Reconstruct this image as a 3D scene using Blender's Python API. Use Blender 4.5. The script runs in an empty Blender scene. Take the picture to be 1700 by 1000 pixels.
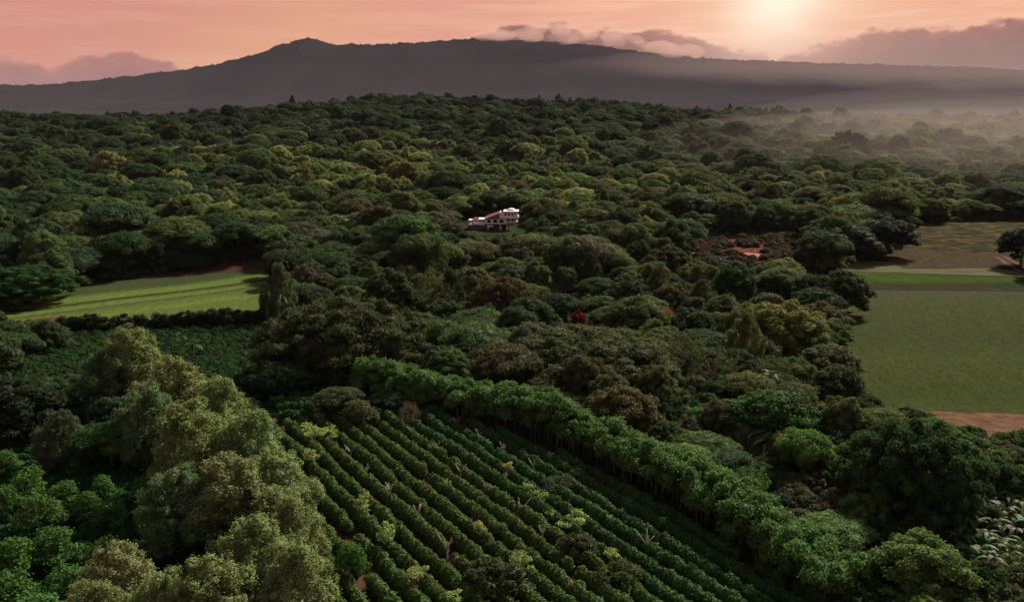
import bpy, bmesh, math, random
import numpy as np
from mathutils import Vector, Matrix
from mathutils.geometry import delaunay_2d_cdt

# ------------------------------------------------------------------ camera, world, sun, exposure
scene = bpy.context.scene
COL = scene.collection
R = math.radians
FX = 850 / math.tan(R(30))                 # focal length in photograph pixels (1700 wide)
CAM_Z = 40.0
PITCH = math.atan(320 / FX)
cd = bpy.data.cameras.new('camera')
cam = bpy.data.objects.new('camera', cd)
COL.objects.link(cam)
cd.sensor_width = 36
cd.lens = 18 / math.tan(R(30))
cd.clip_start = 0.5
cd.clip_end = 60000
cam.location = (0, 0, CAM_Z)
cam.rotation_euler = (math.pi / 2 - PITCH, 0, 0)
scene.camera = cam

SUN_AZ, SUN_EL = R(36.0), R(37.0)          # to the right of straight ahead
vs = scene.view_settings
vs.view_transform = 'Standard'
vs.look = 'None'
vs.gamma = 1
vs.exposure = 0.8
vs.use_curve_mapping = False
cy = scene.cycles
cy.max_bounces = 4
cy.diffuse_bounces = 2
cy.glossy_bounces = 1
cy.transmission_bounces = 2
cy.volume_bounces = 0
cy.caustics_reflective = False
cy.caustics_refractive = False


def build_world():
    w = bpy.data.worlds.new('World')
    scene.world = w
    w.use_nodes = True
    nt = w.node_tree
    nt.nodes.clear()
    N, L = nt.nodes, nt.links

    def sock(n, i, v):
        if v is None:
            return
        if isinstance(v, bpy.types.NodeSocket):
            L.new(v, n.inputs[i])
        else:
            n.inputs[i].default_value = v

    def m(op, a, b=None, c=None, clamp=False):
        n = N.new('ShaderNodeMath')
        n.operation = op
        n.use_clamp = clamp
        sock(n, 0, a); sock(n, 1, b); sock(n, 2, c)
        return n.outputs[0]

    def mix(f, a, b, mode='MIX'):
        n = N.new('ShaderNodeMix')
        n.data_type = 'RGBA'
        n.blend_type = mode
        n.clamp_result = False
        sock(n, 0, f)
        for i, v in ((6, a), (7, b)):
            sock(n, i, v if isinstance(v, bpy.types.NodeSocket) else (*v, 1))
        return n.outputs[2]

    def ramp(f, stops, interp='EASE'):
        n = N.new('ShaderNodeValToRGB')
        cr = n.color_ramp
        cr.interpolation = interp
        while len(cr.elements) < len(stops):
            cr.elements.new(0.5)
        for e, (p, c) in zip(cr.elements, stops):
            e.position = p
            e.color = (*c, 1) if not isinstance(c, (int, float)) else (c, c, c, 1)
        L.new(f, n.inputs[0])
        return n.outputs[0]

    def smooth(a, b, x):
        n = N.new('ShaderNodeMapRange')
        n.interpolation_type = 'SMOOTHSTEP'
        sock(n, 0, x); sock(n, 1, a); sock(n, 2, b)
        return n.outputs[0]

    def noise(vec, scale, detail, rough=0.55):
        n = N.new('ShaderNodeTexNoise')
        L.new(vec, n.inputs['Vector'])
        n.inputs['Scale'].default_value = scale
        n.inputs['Detail'].default_value = detail
        n.inputs['Roughness'].default_value = rough
        return n.outputs[0]

    def comb(x, y, z):
        n = N.new('ShaderNodeCombineXYZ')
        sock(n, 0, x); sock(n, 1, y); sock(n, 2, z)
        return n.outputs[0]

    tc = N.new('ShaderNodeTexCoord')
    sp = N.new('ShaderNodeSeparateXYZ')
    L.new(tc.outputs['Generated'], sp.inputs[0])
    x, y, z = sp.outputs
    az = m('MULTIPLY', m('ARCTAN2', x, y), 180 / math.pi)            # degrees, 0 = straight ahead
    el = m('MULTIPLY', m('ARCSINE', z), 180 / math.pi)
    # the clear dusk sky: physical sky, warmed by the dusk air
    sky = N.new('ShaderNodeTexSky')
    sky.sky_type = 'NISHITA'
    sky.sun_disc = False
    sky.sun_elevation = SUN_EL
    sky.sun_rotation = SUN_AZ
    sky.dust_density = 3.0
    phys = mix(1.0, sky.outputs[0], (0.045, 0.042, 0.040), 'MULTIPLY')
    grad = ramp(m('DIVIDE', m('MAXIMUM', el, 0.0), 90.0),
                [(0.0, (0.80, 0.37, 0.22)), (0.045, (0.78, 0.345, 0.215)), (0.09, (0.72, 0.31, 0.22)),
                 (0.22, (0.42, 0.32, 0.31)), (0.45, (0.27, 0.29, 0.32)), (1.0, (0.22, 0.26, 0.31))], 'LINEAR')
    # pinker away from the sun, peach towards it
    d_az = m('ABSOLUTE', m('SUBTRACT', az, 17.0))
    far = smooth(12.0, 55.0, d_az)
    grad = mix(far, mix(1.0, grad, (1.10, 1.14, 1.14), 'MULTIPLY'), mix(1.0, grad, (0.93, 0.88, 0.98), 'MULTIPLY'))
    hue = smooth(0.35, 0.65, noise(comb(m('MULTIPLY', az, 0.06), m('MULTIPLY', el, 0.10), 5.0), 1.0, 2))
    grad = mix(hue, mix(1.0, grad, (0.98, 0.93, 1.0), 'MULTIPLY'), mix(1.0, grad, (1.05, 1.10, 0.95), 'MULTIPLY'))
    col = mix(0.12, grad, phys)
    # soft streaks of high cloud
    ca = comb(m('MULTIPLY', az, 0.05), m('MULTIPLY', el, 0.75), 0.0)
    s1 = noise(ca, 1.7, 8, 0.62)
    streak = smooth(0.46, 0.60, s1)
    # glow of the low sun in thin cloud
    px = m('SUBTRACT', az, 16.2)
    py = m('SUBTRACT', el, 6.6)
    wob = m('MULTIPLY', m('SUBTRACT', noise(comb(m('MULTIPLY', az, 0.35), m('MULTIPLY', el, 0.8), 3.0), 1.0, 3), 0.5), 2.4)
    px2 = m('ADD', m('ADD', px, m('MULTIPLY', py, -0.25)), wob)
    r2 = m('ADD', m('MULTIPLY', px2, px2), m('MULTIPLY', m('MULTIPLY', py, py), 1.0))
    core = m('EXPONENT', m('MULTIPLY', r2, -0.13))
    halo = m('EXPONENT', m('MULTIPLY', r2, -0.022))
    wide = m('EXPONENT', m('MULTIPLY', r2, -0.004))
    col = mix(m('MULTIPLY', streak, m('ADD', m('MULTIPLY', halo, 0.75), m('ADD', m('MULTIPLY', wide, 0.40), 0.12))), col, (1.0, 0.62, 0.44))
    col = mix(m('MULTIPLY', wide, 0.40), col, (0.98, 0.50, 0.33))
    col = mix(m('MULTIPLY', halo, 0.60), col, (1.0, 0.64, 0.43))
    # cloud banks lying on the horizon hills; top edge in degrees over azimuth, goes on round the horizon
    u0 = m('DIVIDE', m('ADD', az, 180.0), 360.0)

    def azof(pxx):
        return math.degrees(math.atan((pxx - 850) / FX / math.cos(PITCH)))
    pts = [(-180, .38), (-140, .50), (-110, .34), (-80, .46), (-55, .3), (-36, .36)]
    for pxx, v in [(0, .29), (90, .27), (135, .24), (185, .30), (250, .335), (300, .30), (350, .22), (480, .15), (740, .30),
                   (800, .46), (870, .515), (940, .50), (1000, .485), (1060, .475), (1120, .46), (1170, .39), (1230, .345), (1310, .35),
                   (1380, .42), (1440, .46), (1540, .455), (1620, .47), (1700, .49)]:
        pts.append((azof(pxx), v))
    pts += [(60, .50), (120, .42)]
    edge = m('MULTIPLY', ramp(u0, [((a + 180) / 360, v) for a, v in pts], 'LINEAR'), 10.0)
    cn = comb(m('MULTIPLY', az, 0.42), m('MULTIPLY', el, 0.95), 7.0)
    lump = m('SUBTRACT', noise(cn, 1.25, 7, 0.58), 0.5)
    big = m('SUBTRACT', noise(comb(m('MULTIPLY', az, 0.30), m('MULTIPLY', el, 0.3), 1.0), 1.0, 3), 0.5)
    depth = m('ADD', m('SUBTRACT', edge, el), m('ADD', m('MULTIPLY', lump, 1.9), m('MULTIPLY', big, 0.8)))
    mask = smooth(-0.12, 0.40, depth)
    body = ramp(m('DIVIDE', depth, 3.0, clamp=True),
                [(0.0, (0.56, 0.25, 0.19)), (0.10, (0.33, 0.145, 0.125)), (0.28, (0.19, 0.092, 0.086)), (0.62, (0.075, 0.048, 0.048))], 'LINEAR')
    shade = m('ADD', 1.0, m('MULTIPLY', m('SUBTRACT', noise(comb(m('MULTIPLY', az, 0.5), m('MULTIPLY', el, 1.2), 2.0), 2.2, 6), 0.5), 0.75))
    body = mix(1.0, body, comb(shade, shade, shade), 'MULTIPLY')
    leftness = smooth(-8.0, -16.0, az)
    body = mix(m('MULTIPLY', leftness, 0.38), body, (0.62, 0.27, 0.21))
    lit = m('MULTIPLY', wide, 0.12)
    body = mix(lit, body, (0.85, 0.42, 0.30))
    body = mix(m('MULTIPLY', halo, 0.35), body, (1.0, 0.55, 0.36))
    col = mix(m('MULTIPLY', mask, 0.97), col, body)
    rim = m('MULTIPLY', m('MULTIPLY', smooth(-0.35, 0.0, depth), smooth(0.35, 0.0, depth)), m('ADD', m('MULTIPLY', wide, 0.55), 0.05))
    col = mix(m('MULTIPLY', rim, 0.7), col, (1.0, 0.60, 0.42))
    col = mix(m('MULTIPLY', core, 0.97), col, (1.15, 0.98, 0.78))
    bg = N.new('ShaderNodeBackground')
    L.new(col, bg.inputs[0])
    bg.inputs[1].default_value = 0.575
    out = N.new('ShaderNodeOutputWorld')
    L.new(bg.outputs[0], out.inputs[0])


build_world()
sl = bpy.data.lights.new('sun', 'SUN')
sl.energy = 5.0
sl.angle = R(6)
sl.color = (1.0, 0.91, 0.78)
sun = bpy.data.objects.new('sun', sl)
COL.objects.link(sun)
sd = Vector((math.sin(SUN_AZ) * math.cos(SUN_EL), math.cos(SUN_AZ) * math.cos(SUN_EL), math.sin(SUN_EL)))
sun.rotation_euler = (-sd).to_track_quat('-Z', 'Y').to_euler()

# ------------------------------------------------------------------ ground shape and projection helpers


def S(a, b, x):
    t = np.clip((np.asarray(x, float) - a) / (b - a), 0, 1)
    return t * t * (3 - 2 * t)


def gnoise(x, y, s):
    return (np.sin(x * s + 1.3 * np.sin(y * s * .7)) * np.cos(y * s * 1.1 + .9 * np.sin(x * s * .6 + 1)) +
            .5 * np.sin(x * s * 2.3 + 2 + np.sin(y * s * 1.7)) * np.cos(y * s * 2.1 + 4))


def hgt(x, y):
    x = np.asarray(x, float)
    y = np.asarray(y, float)
    sh = 42 * S(25, 65, x)
    h = -8 * S(112 - sh, 192 - sh, y)
    amp = 24 + 27 * np.exp(-((x + 70) / 300) ** 2) + 2 * gnoise(x, y * .2, .012)
    h = h + amp * S(400, 1260, y) ** 0.9
    h = h - 100 * S(1290, 2300, y)
    bump = S(210, 300, y) * (1 - S(30, 60, x) * (1 - S(360, 420, y)))
    h = h + bump * 1.6 * gnoise(x, y, .035) * (1 - S(1500, 2000, y))
    h = h + S(450, 700, y) * 3.0 * gnoise(x + 40, y, .013) * (1 - S(1500, 2000, y))
    return h


cP, sP = math.cos(PITCH), math.sin(PITCH)


def ray(px, py):
    a, b = (px - 850) / FX, (500 - py) / FX
    return np.array([a, cP + b * sP, -sP + b * cP])


def ground(px, py):
    d = ray(px, py)
    t = np.arange(30, 2500, .5)
    X, Y, Z = d[0] * t, d[1] * t, CAM_Z + d[2] * t
    below = np.nonzero(Z < hgt(X, Y))[0]
    i = below[0] if len(below) else len(t) - 1
    return float(X[i]), float(Y[i])


def proj(x, y, z):
    dz = z - CAM_Z
    dep = y * cP - dz * sP
    return 850 + FX * x / dep, 500 - FX * (y * sP + dz * cP) / dep, dep


def inpoly(px, py, poly):
    c = False
    n = len(poly)
    for i in range(n):
        x1, y1 = poly[i]
        x2, y2 = poly[i - 1]
        if (y1 > py) != (y2 > py) and px < (x2 - x1) * (py - y1) / (y2 - y1) + x1:
            c = not c
    return c


# ------------------------------------------------------------------ materials


def nodes(name):
    m = bpy.data.materials.new(name)
    m.use_nodes = True
    nt = m.node_tree
    nt.nodes.clear()
    out = nt.nodes.new('ShaderNodeOutputMaterial')
    return m, nt, out


def foliage_material(name, transl=0.28, rough=0.65, spec=0.03):
    m, nt, out = nodes(name)
    N, L = nt.nodes, nt.links
    at = N.new('ShaderNodeAttribute')
    at.attribute_type = 'INSTANCER'
    at.attribute_name = 'tint'
    lv = N.new('ShaderNodeAttribute')
    lv.attribute_name = 'leafvar'
    tc = N.new('ShaderNodeTexCoord')
    no = N.new('ShaderNodeTexNoise')
    no.inputs['Scale'].default_value = 0.55
    no.inputs['Detail'].default_value = 2
    L.new(tc.outputs['Object'], no.inputs['Vector'])
    mr = N.new('ShaderNodeMapRange')
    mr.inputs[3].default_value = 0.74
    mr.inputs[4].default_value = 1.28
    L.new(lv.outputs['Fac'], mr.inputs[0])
    mr2 = N.new('ShaderNodeMapRange')
    mr2.inputs[1].default_value = 0.3
    mr2.inputs[2].default_value = 0.7
    mr2.inputs[3].default_value = 0.72
    mr2.inputs[4].default_value = 1.28
    L.new(no.outputs[0], mr2.inputs[0])
    mu = N.new('ShaderNodeMath')
    mu.operation = 'MULTIPLY'
    L.new(mr.outputs[0], mu.inputs[0])
    L.new(mr2.outputs[0], mu.inputs[1])
    cm = N.new('ShaderNodeVectorMath')
    cm.operation = 'SCALE'
    L.new(at.outputs['Color'], cm.inputs[0])
    L.new(mu.outputs[0], cm.inputs['Scale'])
    hs = N.new('ShaderNodeHueSaturation')
    hm = N.new('ShaderNodeMapRange')
    hm.inputs[3].default_value = 0.515
    hm.inputs[4].default_value = 0.485
    L.new(lv.outputs['Fac'], hm.inputs[0])
    L.new(hm.outputs[0], hs.inputs['Hue'])
    L.new(cm.outputs[0], hs.inputs['Color'])
    pb = N.new('ShaderNodeBsdfPrincipled')
    pb.inputs['Roughness'].default_value = rough
    pb.inputs['Specular IOR Level'].default_value = spec
    L.new(hs.outputs[0], pb.inputs['Base Color'])
    tr = N.new('ShaderNodeBsdfTranslucent')
    ty = N.new('ShaderNodeMix')
    ty.data_type = 'RGBA'
    ty.blend_type = 'MULTIPLY'
    ty.inputs[0].default_value = 1
    ty.inputs[7].default_value = (1.5, 1.4, .7, 1)
    L.new(hs.outputs[0], ty.inputs[6])
    L.new(ty.outputs[2], tr.inputs[0])
    mx = N.new('ShaderNodeMixShader')
    mx.inputs[0].default_value = transl
    L.new(pb.outputs[0], mx.inputs[1])
    L.new(tr.outputs[0], mx.inputs[2])
    L.new(mx.outputs[0], out.inputs[0])
    return m


def simple(name, c1, c2, scale=1.0, detail=5, rough=0.85, stretch=None, bump=0.0, c3=None, spec=0.0, contrast=(0.35, 0.65), rot=0):
    m, nt, out = nodes(name)
    N, L = nt.nodes, nt.links
    tc = N.new('ShaderNodeTexCoord')
    mp = N.new('ShaderNodeMapping')
    mp.inputs['Rotation'].default_value = (0, 0, rot)
    if stretch:
        mp.inputs['Scale'].default_value = stretch
    L.new(tc.outputs['Object'], mp.inputs[0])
    no = N.new('ShaderNodeTexNoise')
    no.inputs['Scale'].default_value = scale
    no.inputs['Detail'].default_value = detail
    no.inputs['Roughness'].default_value = 0.6
    L.new(mp.outputs[0], no.inputs['Vector'])
    cr = N.new('ShaderNodeValToRGB')
    e = cr.color_ramp.elements
    e[0].position, e[1].position = contrast
    e[0].color = (*c1, 1)
    e[1].color = (*c2, 1)
    if c3:
        k = cr.color_ramp.elements.new(sum(contrast) / 2)
        k.color = (*c3, 1)
    L.new(no.outputs[0], cr.inputs[0])
    pb = N.new('ShaderNodeBsdfPrincipled')
    pb.inputs['Roughness'].default_value = rough
    pb.inputs['Specular IOR Level'].default_value = spec
    L.new(cr.outputs[0], pb.inputs['Base Color'])
    if bump:
        bn = N.new('ShaderNodeBump')
        bn.inputs['Strength'].default_value = 1
        bn.inputs['Distance'].default_value = bump
        n2 = N.new('ShaderNodeTexNoise')
        n2.inputs['Scale'].default_value = 2.5
        n2.inputs['Detail'].default_value = 6
        L.new(tc.outputs['Object'], n2.inputs['Vector'])
        L.new(n2.outputs[0], bn.inputs['Height'])
        L.new(bn.outputs[0], pb.inputs['Normal'])
    L.new(pb.outputs[0], out.inputs[0])
    return m


M = {}
M['leaf'] = foliage_material('foliage')
M['gloss'] = foliage_material('glossy_foliage', 0.22, 0.6, 0.06)
M['bark'] = simple('bark', (.06, .05, .04), (.20, .17, .14), 3, stretch=(1, 1, .25), bump=.02)
M['palebark'] = simple('pale_bark', (.22, .19, .16), (.50, .44, .38), 3, stretch=(1, 1, .25), bump=.01)
M['deadwood'] = simple('dry_wood', (.20, .165, .14), (.46, .39, .33), 4, stretch=(1, 1, .3), bump=.01)
M['ground'] = simple('forest_floor', (.014, .022, .010), (.040, .040, .022), .18, 6, c3=(.022, .034, .014), bump=.25)
M['soil'] = simple('red_soil', (.034, .018, .013), (.085, .042, .030), .8, 6, bump=.12)
M['darkgrass'] = simple('weedy_ground', (.012, .028, .010), (.035, .05, .018), .5, 6, bump=.2)

# ------------------------------------------------------------------ object helpers


def link(o, parent=None):
    COL.objects.link(o)
    if parent:
        o.parent = parent
    return o


def obj(name, mesh, parent=None, mat=None, loc=None, rotz=None, scale=None, tint=None):
    o = bpy.data.objects.new(name, mesh)
    link(o, parent)
    if mat and not mesh.materials:
        mesh.materials.append(mat)
    if loc is not None:
        o.location = loc
    if rotz is not None:
        o.rotation_euler = (0, 0, rotz)
    if scale is not None:
        o.scale = scale if hasattr(scale, '__len__') else (scale,) * 3
    if tint is not None:
        o['tint'] = [float(t) for t in tint]
    return o


def empty(name, loc, rotz=0, scale=1):
    o = bpy.data.objects.new(name, None)
    link(o)
    o.location = loc
    o.rotation_euler = (0, 0, rotz)
    o.scale = scale if hasattr(scale, '__len__') else (scale,) * 3
    o.empty_display_size = .2
    return o


def tag(o, label, cat, group=None):
    o['label'] = label
    o['category'] = cat
    if group:
        o['group'] = group
    return o


def struct(o, kind='structure', label=None, cat=None):
    o['kind'] = kind
    if label:
        o['label'] = label
        o['category'] = cat
    return o


def mesh_from(name, V, F, var=None, mats=(), matidx=None, smooth=False):
    me = bpy.data.meshes.new(name)
    V = np.asarray(V, np.float32)
    if isinstance(F, np.ndarray):
        n, k = F.shape
        me.vertices.add(len(V))
        me.vertices.foreach_set('co', V.ravel())
        me.loops.add(n * k)
        me.loops.foreach_set('vertex_index', F.astype(np.int32).ravel())
        me.polygons.add(n)
        me.polygons.foreach_set('loop_start', np.arange(0, n * k, k, dtype=np.int32))
        me.update(calc_edges=True)
    else:
        me.from_pydata([tuple(v) for v in V], [], F)
    for mm in mats:
        me.materials.append(mm)
    if matidx is not None:
        me.polygons.foreach_set('material_index', np.asarray(matidx, np.int32))
    if var is not None:
        a = me.attributes.new('leafvar', 'FLOAT', 'FACE')
        a.data.foreach_set('value', np.asarray(var, np.float32))
    if smooth:
        me.polygons.foreach_set('use_smooth', np.ones(len(me.polygons), bool))
    me.update()
    return me


def norm(v):
    return v / np.maximum(np.linalg.norm(v, axis=-1, keepdims=True), 1e-9)


def leaves(lumps, dens, size, rng, zmin=-.5, jit=.6, up=.35, rad_j=.10, core=.80, aspect=.62, clip=.72, lvar=.25, wav=1):
    """leaf-sprig quads over the surfaces of overlapping ellipsoid lumps, plus a solid inner mass"""
    Ls = np.array(lumps, float)                # cx cy cz rx ry rz
    P, Nn, LV = [], [], []
    for L in Ls:
        r = L[3:]
        area = 4 * math.pi * ((r[0] * r[1]) ** 1.6 / 3 + (r[0] * r[2]) ** 1.6 / 3 + (r[1] * r[2]) ** 1.6 / 3) ** (1 / 1.6)
        n = max(6, int(area * dens))
        d = norm(rng.normal(size=(n, 3)))
        d = d[d[:, 2] > zmin]
        w1, w2 = rng.normal(size=(3, 1)) * 2.6, rng.normal(size=(3, 1)) * 4.2
        k = 1 + rad_j * rng.normal(size=(len(d), 1)) + wav * (.16 * np.sin(d @ w1 + rng.random() * 6) + .12 * np.sin(d @ w2 + rng.random() * 6))
        P.append(L[:3] + r * d * k)
        Nn.append(norm(d / r))
        LV.append(np.full(len(d), rng.random()))
    P, Nn, LV = np.concatenate(P), np.concatenate(Nn), np.concatenate(LV)
    keep = np.ones(len(P), bool)
    for L in Ls:
        q = (((P - L[:3]) / L[3:]) ** 2).sum(1)
        keep &= q > clip
    P, Nn, LV = P[keep], Nn[keep], LV[keep]
    n = len(P)
    nn = norm(Nn + np.array([0, 0, up]) + jit * rng.normal(size=(n, 3)))
    t = norm(np.cross(nn, rng.normal(size=(n, 3))))
    b = np.cross(nn, t)
    s = size * (.6 + .8 * rng.random((n, 1)))
    dr = nn * s * .22
    V = np.stack([P + t * s * .62 - dr, P + b * s * aspect * .55 + t * s * .05 * rng.normal(size=(n, 1)),
                  P - t * s * .62 - dr, P - b * s * aspect * .55], 1).reshape(-1, 3)
    F = np.arange(4 * n).reshape(-1, 4)
    var = np.clip(rng.random(n) * (1 - lvar) + LV * lvar, 0, 1)
    if core:
        nu, nv = 8, 5
        cv, cf = [], []
        th = np.linspace(0, 2 * math.pi, nu, endpoint=False)
        ph = np.linspace(.12, math.pi - .12, nv)
        base = np.array([[math.sin(p) * math.cos(a), math.sin(p) * math.sin(a), math.cos(p)] for p in ph for a in th])
        fb = np.array([[i * nu + j, (i + 1) * nu + j, (i + 1) * nu + (j + 1) % nu, i * nu + (j + 1) % nu]
                       for i in range(nv - 1) for j in range(nu)])
        off = len(V)
        for L in Ls:
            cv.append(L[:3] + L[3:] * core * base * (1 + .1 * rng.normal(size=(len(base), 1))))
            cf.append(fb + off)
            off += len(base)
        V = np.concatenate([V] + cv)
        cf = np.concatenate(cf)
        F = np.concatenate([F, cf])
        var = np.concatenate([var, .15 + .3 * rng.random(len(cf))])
    return V, F, var


def tube(path, radii, nseg=6):
    V, F = [], []
    path = [Vector(p) for p in path]
    for i, p in enumerate(path):
        d = (path[min(i + 1, len(path) - 1)] - path[max(i - 1, 0)]).normalized()
        a = d.cross(Vector((1, .13, .07))).normalized()
        b = d.cross(a)
        for k in range(nseg):
            an = 2 * math.pi * k / nseg
            V.append(p + (a * math.cos(an) + b * math.sin(an)) * radii[i])
    for i in range(len(path) - 1):
        for k in range(nseg):
            F.append([i * nseg + k, i * nseg + (k + 1) % nseg, (i + 1) * nseg + (k + 1) % nseg, (i + 1) * nseg + k])
    return np.array([tuple(v) for v in V]), np.array(F)


def joinVF(parts):
    V, F, o = [], [], 0
    for v, f in parts:
        V.append(v)
        F.append(f + o)
        o += len(v)
    return np.concatenate(V), np.concatenate(F)


def wood(rng, height, r0, lumps, nl, fork=.45, lean=.3):
    """tapered trunk with limbs that reach into the crown lumps"""
    top = np.array([rng.normal() * lean, rng.normal() * lean, height * fork])
    mid = np.array([rng.normal() * lean * .5, rng.normal() * lean * .5, height * fork * .5])
    parts = [tube([(0, 0, -.6), (0, 0, .15), mid, top], [r0 * 1.5, r0 * 1.1, r0 * .85, r0 * .7])]
    Ls = np.array(lumps)
    idx = rng.permutation(len(Ls))[:nl]
    for i in idx:
        c = Ls[i, :3]
        st = top if rng.random() < .7 else mid + (top - mid) * rng.random()
        m1 = st + (c - st) * .5 + np.array([0, 0, -.08 * np.linalg.norm(c - st)]) + rng.normal(size=3) * .15
        parts.append(tube([st, m1, c], [r0 * .55, r0 * .36, r0 * .14], 5))
    return joinVF(parts)


def dome_lumps(rng, R, H, base, n, lr=(.26, .40), flat=.8, inner=True):
    L = []
    for i in range(n):
        u = (i + .5) / n
        el = math.asin(min(1, max(-.25, 1.18 * (1 - u) - .20 + rng.normal() * .04)))
        a = i * 2.39996 + rng.normal() * .25
        r = R * (lr[0] + (lr[1] - lr[0]) * rng.random())
        k = .80 + .10 * rng.normal()
        x, y = math.cos(a) * math.cos(el) * (R - r * .6) * k * 1.12, math.sin(a) * math.cos(el) * (R - r * .6) * k * 1.12
        z = base + (H - base) * (.30 + .62 * math.sin(el) * (1 + .06 * rng.normal())) - .1 * r
        L.append((x, y, z, r, r * (.85 + .3 * rng.random()), r * flat))
    if inner:
        L.append((0, 0, base + (H - base) * .42, R * .62, R * .62, (H - base) * .36))
    return L


def umbrella_lumps(rng, R, H, n, thick=.34):
    L = []
    for i in range(n):
        rr = math.sqrt((i + .5) / n) * R * .92
        a = i * 2.39996 + rng.normal() * .3
        r = R * (.20 + .14 * rng.random())
        z = H - .30 * H * (rr / R) ** 2.2 - .06 * H * rng.random() - r * thick
        L.append((math.cos(a) * rr, math.sin(a) * rr, z, r * 1.15, r, r * thick * (1 + .4 * rng.random())))
        if rng.random() < .45:
            L.append((math.cos(a) * rr * .8, math.sin(a) * rr * .8, z - H * .14, r, r * .9, r * thick))
    return L


def tall_lumps(rng, R, H, base, n):
    """upright feathery puffs on rising boughs, each puff a sheaf of small tufts, hollow between"""
    L = []
    for i in range(n):
        t = (i + .5) / n
        z = base + (H - base) * (t ** .9) * .93 + rng.normal() * .4
        prof = (1 - max(0, t - .3) ** 1.5 / .7 ** 1.5 * .85) * (.7 + .3 * min(1, t / .3))
        rr = R * prof * (.45 + .60 * rng.random() ** .7) * .9
        a = i * 2.39996 + rng.normal() * .4
        rp = R * (.17 + .13 * rng.random()) * (1.1 - .3 * t)
        for k in range(9):
            d = norm(rng.normal(size=3)) * rp * (.4 + .6 * rng.random())
            r = rp * (.30 + .26 * rng.random())
            L.append((math.cos(a) * rr + d[0], math.sin(a) * rr + d[1], z + d[2] * 1.35 + .1 * rp, r, r * .9, r * (1.2 + .5 * rng.random())))
    for t in (.12, .36, .58):
        L.append((0, 0, base + (H - base) * t, R * .42 * (1 - .5 * t), R * .42 * (1 - .5 * t), (H - base) * .16))
    return L


def plate_lumps(rng, R, H, n):
    L = []
    for i in range(n):
        t = (i + .5) / n
        z = H * (.50 + .48 * t) + rng.normal() * .15
        rr = R * (1 - .75 * t) * (.5 + .5 * rng.random())
        a = i * 2.39996 + rng.normal() * .4
        r = R * (.26 + .14 * rng.random())
        L.append((math.cos(a) * rr, math.sin(a) * rr, z, r, r * .9, r * .48))
    return L


PROTO = {}


def make_proto(kind, seed, lumps, H, R, r0, nl, dens, size, fork=.45, bark='bark', mat='leaf', **kw):
    rng = np.random.default_rng(seed)
    V, F, var = leaves(lumps, dens, size, rng, **kw)
    tv, tf = wood(rng, H, r0, lumps, nl, fork)
    crown = mesh_from(kind + '_crown', V, F, var, [M[mat]])
    trunk = mesh_from(kind + '_trunk', tv, tf, None, [M[bark]], smooth=True)
    jv, jf = joinVF([(V, F), (tv, tf)])
    joint = mesh_from(kind + '_whole', jv, jf, np.concatenate([var, np.zeros(len(tf))]), [M[mat], M[bark]],
                      np.concatenate([np.zeros(len(F)), np.ones(len(tf))]))
    PROTO.setdefault(kind, []).append(dict(crown=crown, trunk=trunk, joint=joint, H=H, R=R))


rg = np.random.default_rng(5)
for s in range(6):
    make_proto('dome', 10 + s, dome_lumps(rg, 5, 9, 2.2, 40 + 6 * s, (.13, .27), .78), 9, 5, .26, 10, 22, .32)
for s in range(5):
    make_proto('umbrella', 30 + s, umbrella_lumps(rg, 5.5, 8.5, 34 + 5 * s, .42), 8.5, 5.5, .24, 12, 20, .32, fork=.5, zmin=-.75)
for s in range(4):
    make_proto('tall', 50 + s, tall_lumps(rg, 4.2, 14, 2.5, 40), 14, 4.2, .22, 26, 46, .18, fork=.5, bark='palebark', jit=.5, up=.4, zmin=-.95, core=.42, rad_j=.25, clip=.6)
for s in range(4):
    make_proto('young', 70 + s, plate_lumps(rg, 2.2, 5, 17 + 2 * s), 5, 2.2, .07, 10, 50, .24, fork=.6, bark='bark', mat='leaf', zmin=-.9, core=.4, rad_j=.28, jit=.55)
for s in range(3):
    make_proto('shrub', 90 + s, dome_lumps(rg, 2.0, 2.6, .1, 24, (.2, .36)), 2.6, 2.0, .08, 4, 40, .22, fork=.25)
for s in range(2):
    L = []
    for k in range(46):
        t = k / 46
        z = 2.2 + 9.3 * t
        rr = 3.0 * (1 - t) ** .75 * (.4 + .6 * rg.random())
        a = k * 2.4
        r = .4 + .75 * (1 - t)
        L.append((math.cos(a) * rr, math.sin(a) * rr, z, r, r, r * .6))
    make_proto('conifer', 110 + s, L, 12, 3.2, .2, 6, 20, .32, fork=.8)
for s in range(4):      # thin sapling: few separate leaf tufts
    L = []
    for k in range(7 + s):
        a, t = k * 2.4 + rg.random(), rg.random()
        rr = 1.0 * (.3 + .7 * rg.random())
        r = .20 + .16 * rg.random()
        L.append((math.cos(a) * rr, math.sin(a) * rr, 1.9 + 1.6 * t - .35 * rr, r * 1.3, r * 1.2, r * .7))
    make_proto('sapling', 190 + s, L, 3.5, 1.3, .04, 9, 70, .2, fork=.5, bark='palebark', zmin=-1, core=.3, rad_j=.3)
for s in range(3):      # rounded, finely leafed mound
    make_proto('mound', 130 + s, dome_lumps(rg, 4.5, 6.5, .6, 60, (.12, .22), .85), 6.5, 4.5, .2, 6, 34, .24, rad_j=.08)
for s in range(3):      # open, sparsely leafed crown
    make_proto('sparse', 150 + s, dome_lumps(rg, 3.4, 6, 2.0, 34, (.10, .2), .8, inner=False), 6, 3.4, .11, 18, 22, .22, fork=.4, bark='bark', core=0, rad_j=.3, zmin=-1, jit=1.0)
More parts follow.
